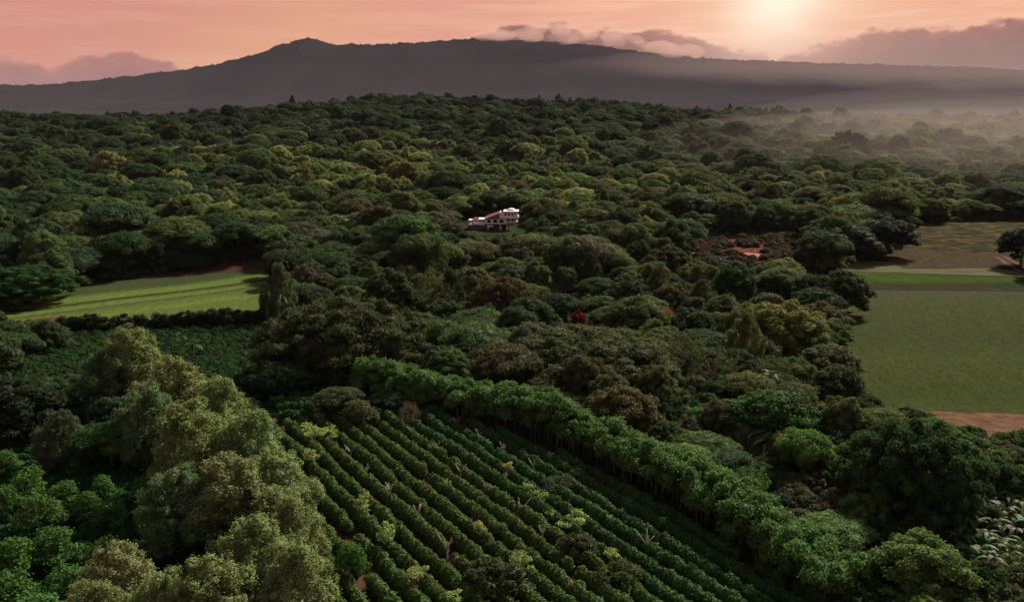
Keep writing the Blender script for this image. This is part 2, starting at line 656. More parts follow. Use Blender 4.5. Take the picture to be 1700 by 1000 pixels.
for s in range(2):      # very wide spreading shade tree
    make_proto('spreading', 170 + s, dome_lumps(rg, 12.5, 12, 1.5, 170, (.055, .12), .6) +
               dome_lumps(rg, 9.5, 10.5, 1.5, 24, (.2, .3), .6), 12, 12.5, .55, 14, 20, .30, fork=.35, rad_j=.15)

# ------------------------------------------------------------------ the setting: ground, fields, mountain


def build_ground():
    ys = np.concatenate([np.arange(-80, 420, 3.0), np.arange(420, 1400, 7.0), np.geomspace(1400, 16000, 60)])
    ts = np.sinh(np.linspace(-1.9, 1.9, 190)) / np.sinh(1.9)
    V = []
    for yy in ys:
        hw = 170 + max(0, yy) * 1.05
        xs = ts * hw
        V.append(np.stack([xs, np.full_like(xs, yy), hgt(xs, np.full_like(xs, yy))], 1))
    V = np.concatenate(V)
    nx, ny = len(ts), len(ys)
    i, j = np.meshgrid(np.arange(ny - 1), np.arange(nx - 1), indexing='ij')
    a = (i * nx + j).ravel()
    F = np.stack([a, a + 1, a + nx + 1, a + nx], 1)
    me = mesh_from('ground', V, F, None, [M['ground']], smooth=True)
    struct(obj('ground', me))


build_ground()


def sheet(name, poly_px, mat, off, step=3.0, jag=.4, seed=1, kind='structure', world=None):
    rng = random.Random(seed)
    W = world or [ground(*p) for p in poly_px]
    pts = []
    for i, p in enumerate(W):
        q = W[(i + 1) % len(W)]
        n = max(1, int(math.dist(p, q) / step))
        for k in range(n):
            t = k / n
            j = jag if k else 0
            pts.append((p[0] + (q[0] - p[0]) * t + rng.uniform(-j, j), p[1] + (q[1] - p[1]) * t + rng.uniform(-j, j)))
    ne = len(pts)
    edges = [(i, (i + 1) % ne) for i in range(ne)]
    xs, ys = [p[0] for p in pts], [p[1] for p in pts]
    inner = []
    y = min(ys) + step * .5
    while y < max(ys):
        x = min(xs) + step * .5
        while x < max(xs):
            if inpoly(x, y, pts):
                inner.append((x + .01 * rng.random(), y + .01 * rng.random()))
            x += step
        y += step
    vs_, es_, fs_, *_ = delaunay_2d_cdt([Vector(p) for p in pts + inner], edges, [], 1, 1e-4)
    V = np.array([(v[0], v[1], float(hgt(v[0], v[1])) + off) for v in vs_])
    me = mesh_from(name, V, [list(f) for f in fs_], None, [mat], smooth=True)
    return struct(obj(name, me), kind)


def stripe_material(name, n_dir, v0, v1, stops, noise_amp=.02, var=.25, along=(1, 0), fine=.35):
    """crop beds: colour bands across direction n_dir between v0 and v1"""
    m, nt, out = nodes(name)
    N, L = nt.nodes, nt.links
    tc = N.new('ShaderNodeTexCoord')
    dt = N.new('ShaderNodeVectorMath')
    dt.operation = 'DOT_PRODUCT'
    dt.inputs[1].default_value = (n_dir[0], n_dir[1], 0)
    L.new(tc.outputs['Object'], dt.inputs[0])
    mr = N.new('ShaderNodeMapRange')
    mr.inputs[1].default_value = v0
    mr.inputs[2].default_value = v1
    L.new(dt.outputs['Value'], mr.inputs[0])
    ang = math.atan2(n_dir[1], n_dir[0])
    mp = N.new('ShaderNodeMapping')
    mp.inputs['Rotation'].default_value = (0, 0, -ang)
    mp.inputs['Scale'].default_value = (1, .12, 1)
    L.new(tc.outputs['Object'], mp.inputs[0])
    no = N.new('ShaderNodeTexNoise')
    no.inputs['Scale'].default_value = .5
    no.inputs['Detail'].default_value = 6
    L.new(mp.outputs[0], no.inputs['Vector'])
    a = N.new('ShaderNodeMath')
    a.operation = 'MULTIPLY_ADD'
    a.inputs[1].default_value = noise_amp
    L.new(no.outputs[0], a.inputs[0])
    L.new(mr.outputs[0], a.inputs[2])
    cr = N.new('ShaderNodeValToRGB')
    while len(cr.color_ramp.elements) < len(stops):
        cr.color_ramp.elements.new(.5)
    for e, (p, c) in zip(cr.color_ramp.elements, stops):
        e.position = p
        e.color = (*c, 1)
    L.new(a.outputs[0], cr.inputs[0])
    n2 = N.new('ShaderNodeTexNoise')
    n2.inputs['Scale'].default_value = fine
    n2.inputs['Detail'].default_value = 9
    n2.inputs['Roughness'].default_value = .68
    mp2 = N.new('ShaderNodeMapping')
    mp2.inputs['Rotation'].default_value = (0, 0, -ang)
    mp2.inputs['Scale'].default_value = (1, .3, 1)
    L.new(tc.outputs['Object'], mp2.inputs[0])
    L.new(mp2.outputs[0], n2.inputs['Vector'])
    m2 = N.new('ShaderNodeMapRange')
    m2.inputs[1].default_value = .3
    m2.inputs[2].default_value = .7
    m2.inputs[3].default_value = 1 - var
    m2.inputs[4].default_value = 1 + var
    L.new(n2.outputs[0], m2.inputs[0])
    sc = N.new('ShaderNodeVectorMath')
    sc.operation = 'SCALE'
    L.new(cr.outputs[0], sc.inputs[0])
    L.new(m2.outputs[0], sc.inputs['Scale'])
    pb = N.new('ShaderNodeBsdfPrincipled')
    pb.inputs['Roughness'].default_value = .9
    pb.inputs['Specular IOR Level'].default_value = 0
    L.new(sc.outputs[0], pb.inputs['Base Color'])
    bn = N.new('ShaderNodeBump')
    bn.inputs['Strength'].default_value = .7
    bn.inputs['Distance'].default_value = .05
    L.new(n2.outputs[0], bn.inputs['Height'])
    L.new(bn.outputs[0], pb.inputs['Normal'])
    L.new(pb.outputs[0], out.inputs[0])
    return m


def unit(p, q):
    d = (q[0] - p[0], q[1] - p[1])
    l = math.hypot(*d)
    return d[0] / l, d[1] / l


# left terraced field
a0, a1 = ground(40, 500), ground(447, 449)
b0 = ground(200, 521)
du = unit(a0, a1)
nd = (-du[1], du[0])
va = b0[0] * nd[0] + b0[1] * nd[1]
vb = a1[0] * nd[0] + a1[1] * nd[1]
GR1, GR2, GR3, DK, SO = (.078, .112, .024), (.064, .095, .021), (.062, .080, .023), (.026, .036, .014), (.048, .036, .024)
M['leftfield'] = stripe_material('left_field', nd, va - 3, vb + 1.5,
    [(0, GR3), (.09, GR1), (.22, GR2), (.28, GR3), (.33, GR3), (.37, SO), (.40, GR3), (.47, GR1), (.55, GR3), (.585, DK), (.63, DK),
     (.66, GR2), (.74, GR1), (.86, GR2), (.93, (.045, .060, .02)), (1.0, (.034, .045, .018))], .05, .3, fine=1.2)
sheet('grass_field', [(-120, 545), (-60, 520), (60, 500), (110, 482), (180, 468), (300, 456), (449, 443), (462, 470), (440, 515), (330, 530), (180, 540), (40, 548)],
      M['leftfield'], .12, 3)
M['tilled'] = simple('tilled_red_soil', (.035, .016, .014), (.085, .038, .030), .6, 7, bump=.2)
sheet('tilled_strip', [(195, 467), (280, 445), (445, 430), (455, 446), (300, 459)], M['tilled'], .20, 3, jag=.9)
sheet('tilled_verge', [(-80, 560), (60, 532), (110, 528), (100, 552), (-60, 580)], M['tilled'], .22, 3, jag=.9)

# right-hand fields (flat valley floor)
M['rightfield'] = stripe_material('right_field', (0, 1), 120, 262,
    [(0, (.029, .041, .011)), (.2, (.036, .047, .014)), (.33, (.030, .039, .014)), (.45, (.039, .047, .017)), (.6, (.034, .042, .017)), (.8, (.042, .047, .021)), (1, (.047, .051, .025))], .3, .42, fine=2.2)
sheet('crop_field', [(1330, 480), (1330, 600), (1400, 672), (1500, 690), (1900, 705), (2100, 640), (1800, 485)], M['rightfield'], .12, 5)
M['dirt'] = simple('pale_dirt', (.070, .038, .024), (.125, .070, .045), .5, 7, bump=.1)
sheet('dirt_verge', [(1380, 664), (1500, 683), (1920, 700), (1950, 740), (1500, 735), (1380, 700)], M['dirt'], .17, 3)
M['dstripe'] = stripe_material('dark_bed', (0, 1), 232, 276,
    [(0, (.036, .050, .016)), (.1, (.032, .028, .020)), (.18, (.03, .028, .02)), (.24, (.026, .034, .012)), (.4, (.038, .056, .014)), (.55, (.032, .050, .013)), (.7, (.046, .066, .017)), (.85, (.038, .053, .016)), (1, (.034, .046, .015))], .06, .2)
sheet('bed_field', [(1340, 450), (1340, 481), (1800, 486), (1760, 455)], M['dstripe'], .20, 4)
M['pale'] = simple('stubble', (.055, .06, .03), (.11, .105, .06), .5, 6, stretch=(.2, 1, 1), bump=.06)
sheet('stubble_strip', [(1395, 436), (1500, 436), (1500, 446), (1640, 446), (1720, 456), (1720, 462), (1400, 452)], M['pale'], .30, 3)
M['plough'] = simple('ploughed_soil', (.034, .026, .017), (.070, .050, .034), .7, 7, bump=.2)
sheet('ploughed_patch', [(1440, 424), (1515, 416), (1670, 424), (1690, 446), (1595, 447), (1580, 448), (1500, 447), (1480, 436)], M['plough'], .38, 3)
M['scrub'] = simple('dry_pasture', (.020, .024, .012), (.095, .066, .040), .22, 12, c3=(.042, .038, .020), bump=.35)
sheet('dry_pasture', [(1440, 425), (1490, 392), (1500, 368), (1560, 362), (1760, 362), (1780, 430), (1700, 432), (1515, 418)], M['scrub'], .14, 5)
M['track'] = simple('track_earth', (.07, .035, .026), (.15, .085, .06), .6, 6)
for k, (o1, o2) in enumerate(((0, 7), (13, 21))):
    sheet('track_rut', [(1648 + o1, 428), (1648 + o2, 428), (1790 + o2 * 3, 520), (1790 + o1 * 3, 520)], M['track'], .46, 3, jag=.2, seed=k)
M['clear'] = simple('red_clearing', (.05, .018, .014), (.16, .062, .044), .5, 6, c3=(.09, .034, .026), bump=.15)
sheet('red_clearing', [(1080, 396), (1170, 388), (1330, 392), (1370, 412), (1340, 436), (1215, 440), (1150, 425)], M['clear'], .3, 3, jag=1)
M['claypatch'] = simple('pale_clay', (.24, .10, .07), (.36, .18, .13), .5, 6)
sheet('clay_patch', [(1218, 426), (1240, 422), (1268, 424), (1262, 433), (1225, 433)], M['claypatch'], .5, 2, jag=.5)
M['tan'] = simple('dry_slope', (.14, .075, .045), (.36, .20, .11), .4, 7, bump=.15)
sheet('dry_slope', [(1235, 376), (1300, 370), (1335, 378), (1350, 394), (1330, 398), (1262, 390)], M['tan'], .5, 2, jag=.8)
M['faint'] = simple('dry_grass_slope', (.05, .04, .022), (.14, .095, .055), .4, 7, bump=.15)
sheet('dry_slope', [(890, 476), (925, 464), (962, 456), (968, 474), (930, 492), (905, 496)], M['faint'], .4, 2, jag=.6)

# coffee field soil
sheet('plantation_soil', [(450, 690), (560, 672), (700, 684), (800, 700), (960, 768), (1110, 850), (1270, 960), (1380, 1060), (400, 1060)], M['soil'], .10, 2.5, jag=.3)
sheet('plantation_floor', [(-200, 700), (150, 668), (330, 690), (430, 800), (440, 1040), (-200, 1050)], M['darkgrass'], .06, 2.5)


def build_mountain():
    prof = [(-900, 172), (-500, 160), (-250, 152), (0, 143), (100, 140), (200, 128), (300, 117), (380, 103), (440, 88), (470, 75), (500, 66), (515, 62), (535, 66), (556, 73),
            (620, 74), (700, 70), (760, 66), (800, 64), (860, 66), (930, 70), (1000, 76), (1060, 86), (1140, 95), (1250, 100), (1400, 106), (1550, 110),
            (1700, 116), (2000, 122), (2600, 140)]
    YR, Y0 = 6800.0, 3600.0
    xs = np.linspace(-9000, 9500, 1750)
    pxr = 850 + FX * xs / (YR * cP)
    yy = np.interp(pxr, [p[0] for p in prof], [p[1] for p in prof])
    d = [ray(850, v) for v in yy]
    zr = np.array([CAM_Z + YR * k[2] / k[1] for k in d])
    ts = np.concatenate([np.linspace(0, 1, 90), np.linspace(1.01, 1.6, 20)])
    V = []
    rng = np.random.default_rng(3)
    base = -64
    for t in ts:
        y = Y0 + (YR - Y0) * t
        if t <= 1:
            f = .10 * t + .90 * t ** 1.7
        else:
            f = max(0, 1 - (t - 1) * 1.9)
        k = 1 - abs(t - 1) if t > 1 else min(1, 4 * t * (1 - t) + .0)
        gul = gnoise(xs + 300 * np.sin(t * 3), np.full_like(xs, y * .22), .0042) * 20 + np.abs(gnoise(xs + 160 * np.sin(t * 7) + 60 * np.sin(xs * .003), np.full_like(xs, y * .3), .0075)) * -16
        z = base + (zr - base) * f + gul * k * f
        if t > .985 and t < 1.02:
            z = z + rng.random(len(xs)) ** 3 * 11 + 5 * gnoise(xs, np.full_like(xs, t * 50), .021)
        V.append(np.stack([xs * (.62 + .38 * min(t, 1)) if False else xs, np.full_like(xs, y) + gnoise(xs, np.full_like(xs, t), .004) * 20, z], 1))
    V = np.concatenate(V)
    nx, ny = len(xs), len(ts)
    i, j = np.meshgrid(np.arange(ny - 1), np.arange(nx - 1), indexing='ij')
    a = (i * nx + j).ravel()
    F = np.stack([a, a + 1, a + nx + 1, a + nx], 1)
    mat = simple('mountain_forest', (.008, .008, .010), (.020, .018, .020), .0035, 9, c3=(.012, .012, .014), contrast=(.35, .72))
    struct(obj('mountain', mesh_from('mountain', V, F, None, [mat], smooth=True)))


build_mountain()

# ------------------------------------------------------------------ the air
hz, nt, out = nodes('haze_air')
pv = nt.nodes.new('ShaderNodeVolumePrincipled')
pv.inputs['Color'].default_value = (.76, .64, .78, 1)
pv.inputs['Density'].default_value = 1.2e-5
pv.inputs['Anisotropy'].default_value = .05
nt.links.new(pv.outputs[0], out.inputs['Volume'])
bm = bmesh.new()
bmesh.ops.create_cube(bm, size=1)
me = bpy.data.meshes.new('haze')
bm.to_mesh(me)
bm.free()
hb = obj('haze', me, None, hz)
hb.scale = (42000, 20000, 800)
hb.location = (0, 9000, -150 + 400)
struct(hb, 'stuff', 'thin dusky haze lying over the whole valley', 'haze')
# ------------------------------------------------------------------ the villa


def bm_obj(name, build, parent, mat, smooth=False):
    bm = bmesh.new()
    build(bm)
    me = bpy.data.meshes.new(name)
    bm.normal_update()
    bm.to_mesh(me)
    bm.free()
    if smooth:
        me.polygons.foreach_set('use_smooth', np.ones(len(me.polygons), bool))
    return obj(name, me, parent, mat)


def box(bm, x0, x1, y0, y1, z0, z1):
    vs_ = [bm.verts.new(p) for p in ((x0, y0, z0), (x1, y0, z0), (x1, y1, z0), (x0, y1, z0), (x0, y0, z1), (x1, y0, z1), (x1, y1, z1), (x0, y1, z1))]
    for f in ((3, 2, 1, 0), (4, 5, 6, 7), (0, 1, 5, 4), (1, 2, 6, 5), (2, 3, 7, 6), (3, 0, 4, 7)):
        bm.faces.new([vs_[i] for i in f])


def prism(bm, poly, y0, y1):
    """poly in x,z (counter-clockwise seen from -y) extruded from y0 to y1"""
    a = [bm.verts.new((p[0], y0, p[1])) for p in poly]
    b = [bm.verts.new((p[0], y1, p[1])) for p in poly]
    bm.faces.new(a)
    bm.faces.new(b[::-1])
    n = len(poly)
    for i in range(n):
        bm.faces.new([a[(i + 1) % n], a[i], b[i], b[(i + 1) % n]])


def arcade(bm, x0, x1, z0, z1, y, t, opens):
    """wall with round-arched openings: opens = (xa, xb, sill z, spring z)"""
    cur = x0
    for xa, xb, zs, zp in opens:
        box(bm, cur, xa, y, y + t, z0, z1)
        if zs > z0 + .01:
            box(bm, xa, xb, y, y + t, z0, zs)
        r = (xb - xa) / 2
        c = (xa + xb) / 2
        rise = min(r, z1 - zp - .12)
        pts = [(c - r * math.cos(k * math.pi / 10), zp + rise * math.sin(k * math.pi / 10)) for k in range(11)]
        for k in range(10):
            p, q = pts[k], pts[k + 1]
            prism(bm, [p, q, (q[0], z1), (p[0], z1)], y, y + t)
        cur = xb
    box(bm, cur, x1, y, y + t, z0, z1)


def build_villa():
    x, y = ground(820, 381)
    z = float(hgt(x, y))
    white = simple('white_render', (.76, .68, .68), (.86, .79, .79), .8, 5, rough=.8)
    roofm = simple('roof_tiles', (.14, .060, .064), (.25, .125, .125), 1.5, 5, stretch=(.4, 2, 2), bump=.03)
    dark = simple('dark_glass', (.012, .012, .016), (.03, .03, .035), 1, 2, rough=.15, spec=.5)
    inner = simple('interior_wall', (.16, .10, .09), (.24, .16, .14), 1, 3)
    wood_ = simple('brown_timber', (.06, .035, .03), (.12, .07, .06), 2, 4)
    t = tag(empty('villa', (x, y, z), R(-3)), 'white villa with red roof, arches and domed corner tower on the wooded slope', 'house')
    # ground storey: piers and back wall
    w = bm_obj('wall', lambda b: box(b, -3.0, 6.8, 2.2, 9.5, -1.0, 2.05), t, inner)
    for xa in (-2.6, 2.4, 5.1, 6.2):
        bm_obj('pillar', lambda b: prism(b, [(xa, -.8), (xa + .75, -.8), (xa + .45, 2.05), (xa - .05, 2.05)], -.3, .4), t, white)
    for xa in (-3.0, 0.2, 3.6):
        bm_obj('window', lambda b: box(b, xa + .9, xa + 2.0, 2.14, 2.19, .3, 1.6), w, dark)
    bm_obj('floor_slab', lambda b: box(b, -3.6, 8.3, -.9, 9.4, 2.05, 2.3), t, wood_)
    bm_obj('balcony', lambda b: (box(b, -2.7, -.2, -1.7, -.95, 1.25, 1.75), box(b, -2.5, -2.3, -1.6, -1.4, -.8, 1.25)), t, white)
    # main storey arcade and body
    w = bm_obj('arcade', lambda b: arcade(b, -3.5, 5.2, 2.3, 4.2, -.6, .3, [(-2.8, -1.2, 2.7, 3.2), (-.4, 1.5, 2.7, 3.1), (2.1, 4.2, 2.7, 3.2)]), t, white)
    bm_obj('wall', lambda b: box(b, -3.5, 7.6, 2.0, 9.2, 2.3, 4.5), t, inner)
    for xa in (-2.6, 0, 2.6):
        bm_obj('window', lambda b: box(b, xa, xa + 1.3, 1.92, 1.97, 2.5, 3.9), t, dark)
    # curved corner room below the tower
    def corner(b, r0, r1, za, zb, cx=6.6, cyy=2.4, a0=180, a1=400, n=18, rb=None):
        ang = [R(a0 + (a1 - a0) * k / n) for k in range(n + 1)]
        rb = rb or r1
        for k in range(n):
            p, q = ang[k], ang[k + 1]
            vs_ = []
            for zz, ro in ((za, rb), (zb, r1)):
                for an in (p, q):
                    vs_.append(b.verts.new((cx + ro * math.cos(an), cyy + ro * math.sin(an), zz)))
                for an in (q, p):
                    vs_.append(b.verts.new((cx + (r0) * math.cos(an), cyy + (r0) * math.sin(an), zz)))
            for f in ((3, 2, 1, 0), (4, 5, 6, 7), (0, 1, 5, 4), (2, 3, 7, 6), (1, 2, 6, 5), (3, 0, 4, 7)):
                b.faces.new([vs_[i] for i in f])
    bm_obj('corner_base', lambda b: corner(b, .3, 3.0, 1.5, 2.9, rb=1.7), t, white)
    bm_obj('corner_parapet', lambda b: corner(b, 2.75, 3.05, 2.9, 3.25), t, white)
    for an in (195, 235, 275, 318, 360):
        ax, ay = 6.6 + 2.85 * math.cos(R(an)), 2.4 + 2.85 * math.sin(R(an))
        bm_obj('column', lambda b: box(b, ax - .17, ax + .17, ay - .17, ay + .17, 3.25, 4.62), t, white)
    bm_obj('corner_room', lambda b: corner(b, .2, 1.9, 2.9, 4.6), t, simple('terracotta_wall', (.25, .11, .09), (.33, .16, .13), 1, 3))
    # upper terrace and domed belvedere
    bm_obj('terrace', lambda b: (corner(b, .2, 3.4, 4.62, 4.8), box(b, 2.6, 6.6, -.6, 6.0, 4.6, 4.8)), t, white)
    bm_obj('terrace_parapet', lambda b: (corner(b, 3.15, 3.42, 4.8, 5.65, a0=250, a1=400), box(b, 2.6, 6.6, -.85, -.6, 4.6, 5.65), box(b, 2.35, 2.6, -.85, 6.0, 4.6, 7.0)), t, white)
    bm_obj('side_wall', lambda b: arcade(b, 2.6, 4.0, 5.65, 7.0, -.8, .25, [(2.95, 3.4, 6.0, 6.4)]), t, white)
    bm_obj('back_wall', lambda b: box(b, 2.6, 9.0, 5.2, 5.5, 4.8, 7.2), t, inner)
    for xa, xb in ((4.0, 5.5), (5.5, 6.9), (6.9, 8.2), (8.2, 9.5)):
        bm_obj('arch', lambda b: arcade(b, xa, xb, 5.65, 7.2, -.5, .28, [(xa + .22, xb - .22, 5.66, 6.5)]), t, white)
    bm_obj('belvedere_slab', lambda b: box(b, 3.8, 9.9, -1.1, 5.8, 7.2, 7.5), t, white)

    def dome(b):
        bmesh.ops.create_uvsphere(b, u_segments=20, v_segments=12, radius=1, matrix=Matrix.Translation((6.9, 2.3, 7.45)) @ Matrix.Diagonal((1.9, 1.9, 1.05, 1)))
        bmesh.ops.delete(b, geom=[v for v in b.verts if v.co.z < 7.4], context='VERTS')
    bm_obj('dome', dome, t, white, True)
    bm_obj('mast', lambda b: box(b, 2.42, 2.52, -.4, -.3, 7.0, 8.4), t, wood_)
    # long red roof climbing to the tower
    bm_obj('roof', lambda b: prism(b, [(-3.9, 4.25), (2.34, 4.3), (2.34, 6.5), (1.9, 6.55)], -1.0, 9.6), t, roofm)

    def hip(b, x0, x1, y0, y1, z0, z1):
        c = [b.verts.new(p) for p in ((x0, y0, z0), (x1, y0, z0), (x1, y1, z0), (x0, y1, z0))]
        ym = (y0 + y1) / 2
        e = [b.verts.new((x0 + (x1 - x0) * .4, ym, z1)), b.verts.new((x0 + (x1 - x0) * .6, ym, z1))]
        for f in ((c[0], c[1], e[1], e[0]), (c[1], c[2], e[1]), (c[2], c[3], e[0], e[1]), (c[3], c[0], e[0]), (c[3], c[2], c[1], c[0])):
            b.faces.new(f)
    # terrace wing and pavilion on the left
    bm_obj('terrace_wall', lambda b: box(b, -7.6, -3.6, -.8, -.5, 1.9, 2.6), t, white)
    bm_obj('wing', lambda b: arcade(b, -6.4, -3.55, 2.6, 3.9, .6, .3, [(-5.9, -5.1, 2.9, 3.3), (-4.7, -3.9, 2.9, 3.3)]), t, white)
    bm_obj('wing_roof', lambda b: box(b, -6.5, -3.55, .4, 6, 3.9, 4.1), t, white)
    bm_obj('pavilion', lambda b: (arcade(b, -8.6, -6.2, 2.0, 3.75, -.3, .3, [(-8.3, -6.5, 2.6, 3.1)]), box(b, -8.6, -8.35, .01, 4, 2.0, 3.75), box(b, -6.45, -6.2, .01, 4, 2.0, 3.75)), t, white)
    bm_obj('pavilion_roof', lambda b: hip(b, -8.9, -5.9, -.7, 4.5, 3.76, 4.9), t, roofm)
    bm_obj('porch', lambda b: (arcade(b, -10.2, -8.7, 1.9, 3.6, .1, .25, [(-9.9, -9.0, 2.1, 2.9)]), box(b, -10.3, -8.6, -.2, 3.5, 3.6, 3.8), box(b, -10.3, -8.6, -.3, 3, 1.6, 1.9)), t, white)
    bm_obj('base_wall', lambda b: box(b, -10.0, -3.4, .5, 8, -1.5, 1.88), t, inner)
    return t


build_villa()

# ------------------------------------------------------------------ planting: coffee rows, hedges
RDIR = np.array([.524, -.852])
RREF = np.array(ground(608, 724))
ORD = ['first', 'second', 'third', 'fourth', 'fifth', 'sixth', 'seventh', 'eighth', 'ninth', 'tenth', 'eleventh', 'twelfth', 'thirteenth',
       'fourteenth', 'fifteenth', 'sixteenth', 'seventeenth', 'eighteenth', 'nineteenth', 'twentieth', 'twenty-first', 'twenty-second',
       'twenty-third', 'twenty-fourth', 'twenty-fifth', 'twenty-sixth', 'twenty-seventh', 'twenty-eighth', 'twenty-ninth', 'thirtieth']


def row_mesh(name, p0, p1, rng, w=.54, h=1.55, dens=70, size=.2, gaps=.03, mat='gloss', amp=.25):
    p0, p1 = np.array(p0), np.array(p1)
    ln = np.linalg.norm(p1 - p0)
    d = (p1 - p0) / ln
    nrm = np.array([-d[1], d[0]])
    lumps = []
    t = .3
    gap = 0
    while t < ln:
        if gap > 0:
            gap -= 1
        elif rng.random() < gaps * .5:
            gap = rng.integers(1, 5)
        else:
            c = p0 + d * t + nrm * (rng.normal() * .10 + amp * math.sin(t * .12 + p0[0]))
            k = .88 + .20 * rng.random() + .06 * math.sin(t * .35 + p0[1])
            lumps.append((c[0], c[1], float(hgt(c[0], c[1])) + h * .48 * k, w * k, w * k, h * .56 * k))
        t += .40 + .14 * rng.random()
    V, F, var = leaves(lumps, dens, size, rng, zmin=-.35, jit=.55, up=.25, rad_j=.09, core=.86, clip=.8, lvar=.15, wav=.35)
    sp = []
    for L in lumps[::2]:
        g = float(hgt(L[0], L[1]))
        sp.append(tube([(L[0], L[1], g - .1), (L[0] + .05, L[1], g + .6)], [.05, .03], 4))
    o = p0
    sv, sf = joinVF(sp)
    base = np.array([p0[0], p0[1], float(hgt(*p0))])
    return mesh_from(name + '_foliage', V - base, F, var, [M[mat]]), mesh_from(name + '_stems', sv - base, sf, None, [M['bark']]), base


crop_rows = []
k_right, k_left = 9, -9
# the hedge's foot line limits the field on the right
HB = [ground(*p) for p in [(578, 668), (630, 680), (700, 692), (800, 714), (880, 738), (960, 772), (1100, 850), (1250, 955), (1345, 1035)]]


def hedge_x(y):
    ys = [p[1] for p in HB][::-1]
    xs = [p[0] for p in HB][::-1]
    return np.interp(y, ys, xs)


rng = np.random.default_rng(77)
n_row = 0
for k in range(k_right, k_left - 1, -1):
    off = k * 2.32
    def at(y):
        return np.array([RREF[0] + off + (RREF[1] - y) * RDIR[0] / -RDIR[1], y])
    y0 = RREF[1] + 4.5 + rng.normal() * .5 
    y1 = 57.0
    # stop short of the hedge
    ys = np.arange(y0, y1, -.5)
    ok = [y for y in ys if at(y)[0] < hedge_x(y) - 1.4]
    if not ok:
        continue
    y0 = max(ok)
    if y0 - y1 < 5:
        continue
    f, s, b = row_mesh('coffee_row', at(y0), at(y1), rng, amp=.12)
    n_row += 1
    e = tag(empty('coffee_row', b), f'clipped coffee hedgerow, {ORD[n_row - 1]} counting left from the tall windbreak hedge', 'hedge row', 'coffee rows of the sloping plantation')
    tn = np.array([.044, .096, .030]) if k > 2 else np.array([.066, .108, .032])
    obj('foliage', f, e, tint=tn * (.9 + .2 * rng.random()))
    obj('stems', s, e)['kind'] = 'stuff'
for q, (pa, pb) in enumerate([((575, 697), (745, 697)), ((600, 688), (770, 690)), ((480, 668), (640, 678)), ((470, 705), (560, 704)), ((460, 690), (590, 690)), ((450, 678), (590, 682))]):
    f, s, b = row_mesh('coffee_row', ground(*pa), ground(*pb), rng)
    e = tag(empty('coffee_row', b), f'short coffee row across the head of the plantation, {ORD[q]} one up from the long rows', 'hedge row', 'coffee rows of the sloping plantation')
    obj('foliage', f, e, tint=(.034, .086, .030))
    obj('stems', s, e)['kind'] = 'stuff'
# rows under the young shade trees on the left: they run across the picture
nl = 0
for q in range(24):
    y = 108 - q * 2.15
    xr = -22 - (y - 60) * .42
    xl = -(y * .60 + 12)
    if xr - xl < 6:
        continue
    nl += 1
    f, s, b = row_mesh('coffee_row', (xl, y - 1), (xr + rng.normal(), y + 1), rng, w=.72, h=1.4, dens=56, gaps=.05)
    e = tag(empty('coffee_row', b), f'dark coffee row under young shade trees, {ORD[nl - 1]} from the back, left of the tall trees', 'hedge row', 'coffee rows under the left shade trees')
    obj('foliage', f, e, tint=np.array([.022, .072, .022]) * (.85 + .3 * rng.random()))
    obj('stems', s, e)['kind'] = 'stuff'


def hedge_lumps(path, rng, h, w, foot, step=.6, r=(.5, 1.05), layers=5, wob=.35):
    L = []
    P = np.array(path)
    seg = np.linalg.norm(np.diff(P, axis=0), axis=1)
    cum = np.concatenate([[0], np.cumsum(seg)])
    for s in np.arange(0, cum[-1], step):
        c = np.array([np.interp(s, cum, P[:, 0]), np.interp(s, cum, P[:, 1])])
        i = min(len(seg) - 1, np.searchsorted(cum, s, side='right') - 1)
        d = (P[i + 1] - P[i]) / seg[i]
        nn = np.array([-d[1], d[0]])
        g = float(hgt(*c))
        hh = h * (1 + .10 * math.sin(s * .23 + 1) + .07 * rng.normal())
        for l in range(layers):
            if rng.random() < .15:
                continue
            f = (l + .3 + .5 * rng.random()) / layers
            rr = r[0] + (r[1] - r[0]) * rng.random()
            o = (rng.random() * 2 - 1) * (w / 2) * (1 - .35 * max(0, f - .6))
            L.append((c[0] + nn[0] * o, c[1] + nn[1] * o, g + foot + (hh - foot - rr * .6) * f + .1, rr, rr, rr * .8))
    return L


def hedge(name, path, h, w, foot, label, tint, stems=True, dens=30, size=.26, seed=1, stepstem=.36, back=None, **kw):
    rng = np.random.default_rng(seed)
    L = hedge_lumps(path, rng, h, w, foot, **kw)
    if back:
        L += hedge_lumps(back, rng, h * .86, 2.4, .0, **kw)
    V, F, var = leaves(L, dens, size, rng, zmin=-.6, jit=.6, up=.35, core=.8, rad_j=.12)
    base = np.array([path[0][0], path[0][1], float(hgt(*path[0]))])
    e = tag(empty(name, base), label, 'hedge')
    obj('foliage', mesh_from(name + '_foliage', V - base, F, var, [M['leaf']]), e, tint=tint)
    if stems:
        P = np.array(path)
        seg = np.linalg.norm(np.diff(P, axis=0), axis=1)
        cum = np.concatenate([[0], np.cumsum(seg)])
        ms = []
        for q in range(3):
            v, f = tube([(0, 0, -.3), (.05 * q, .1, 1.4), (.15, -.1 * q, 3.2)], [.05, .04, .03], 5)
            ms.append(mesh_from('hedge_stem', v, f, None, [M['bark']], smooth=True))
        ss = np.arange(.3, cum[-1], stepstem)
        for s in ss[:290]:
            c = np.array([np.interp(s, cum, P[:, 0]), np.interp(s, cum, P[:, 1])]) + rng.normal(size=2) * .55
            obj('stem', ms[rng.integers(3)], e, loc=np.array([c[0], c[1], float(hgt(*c))]) - base, rotz=rng.random() * 6.28, scale=(1, 1, .9 + .3 * rng.random()))
    return e


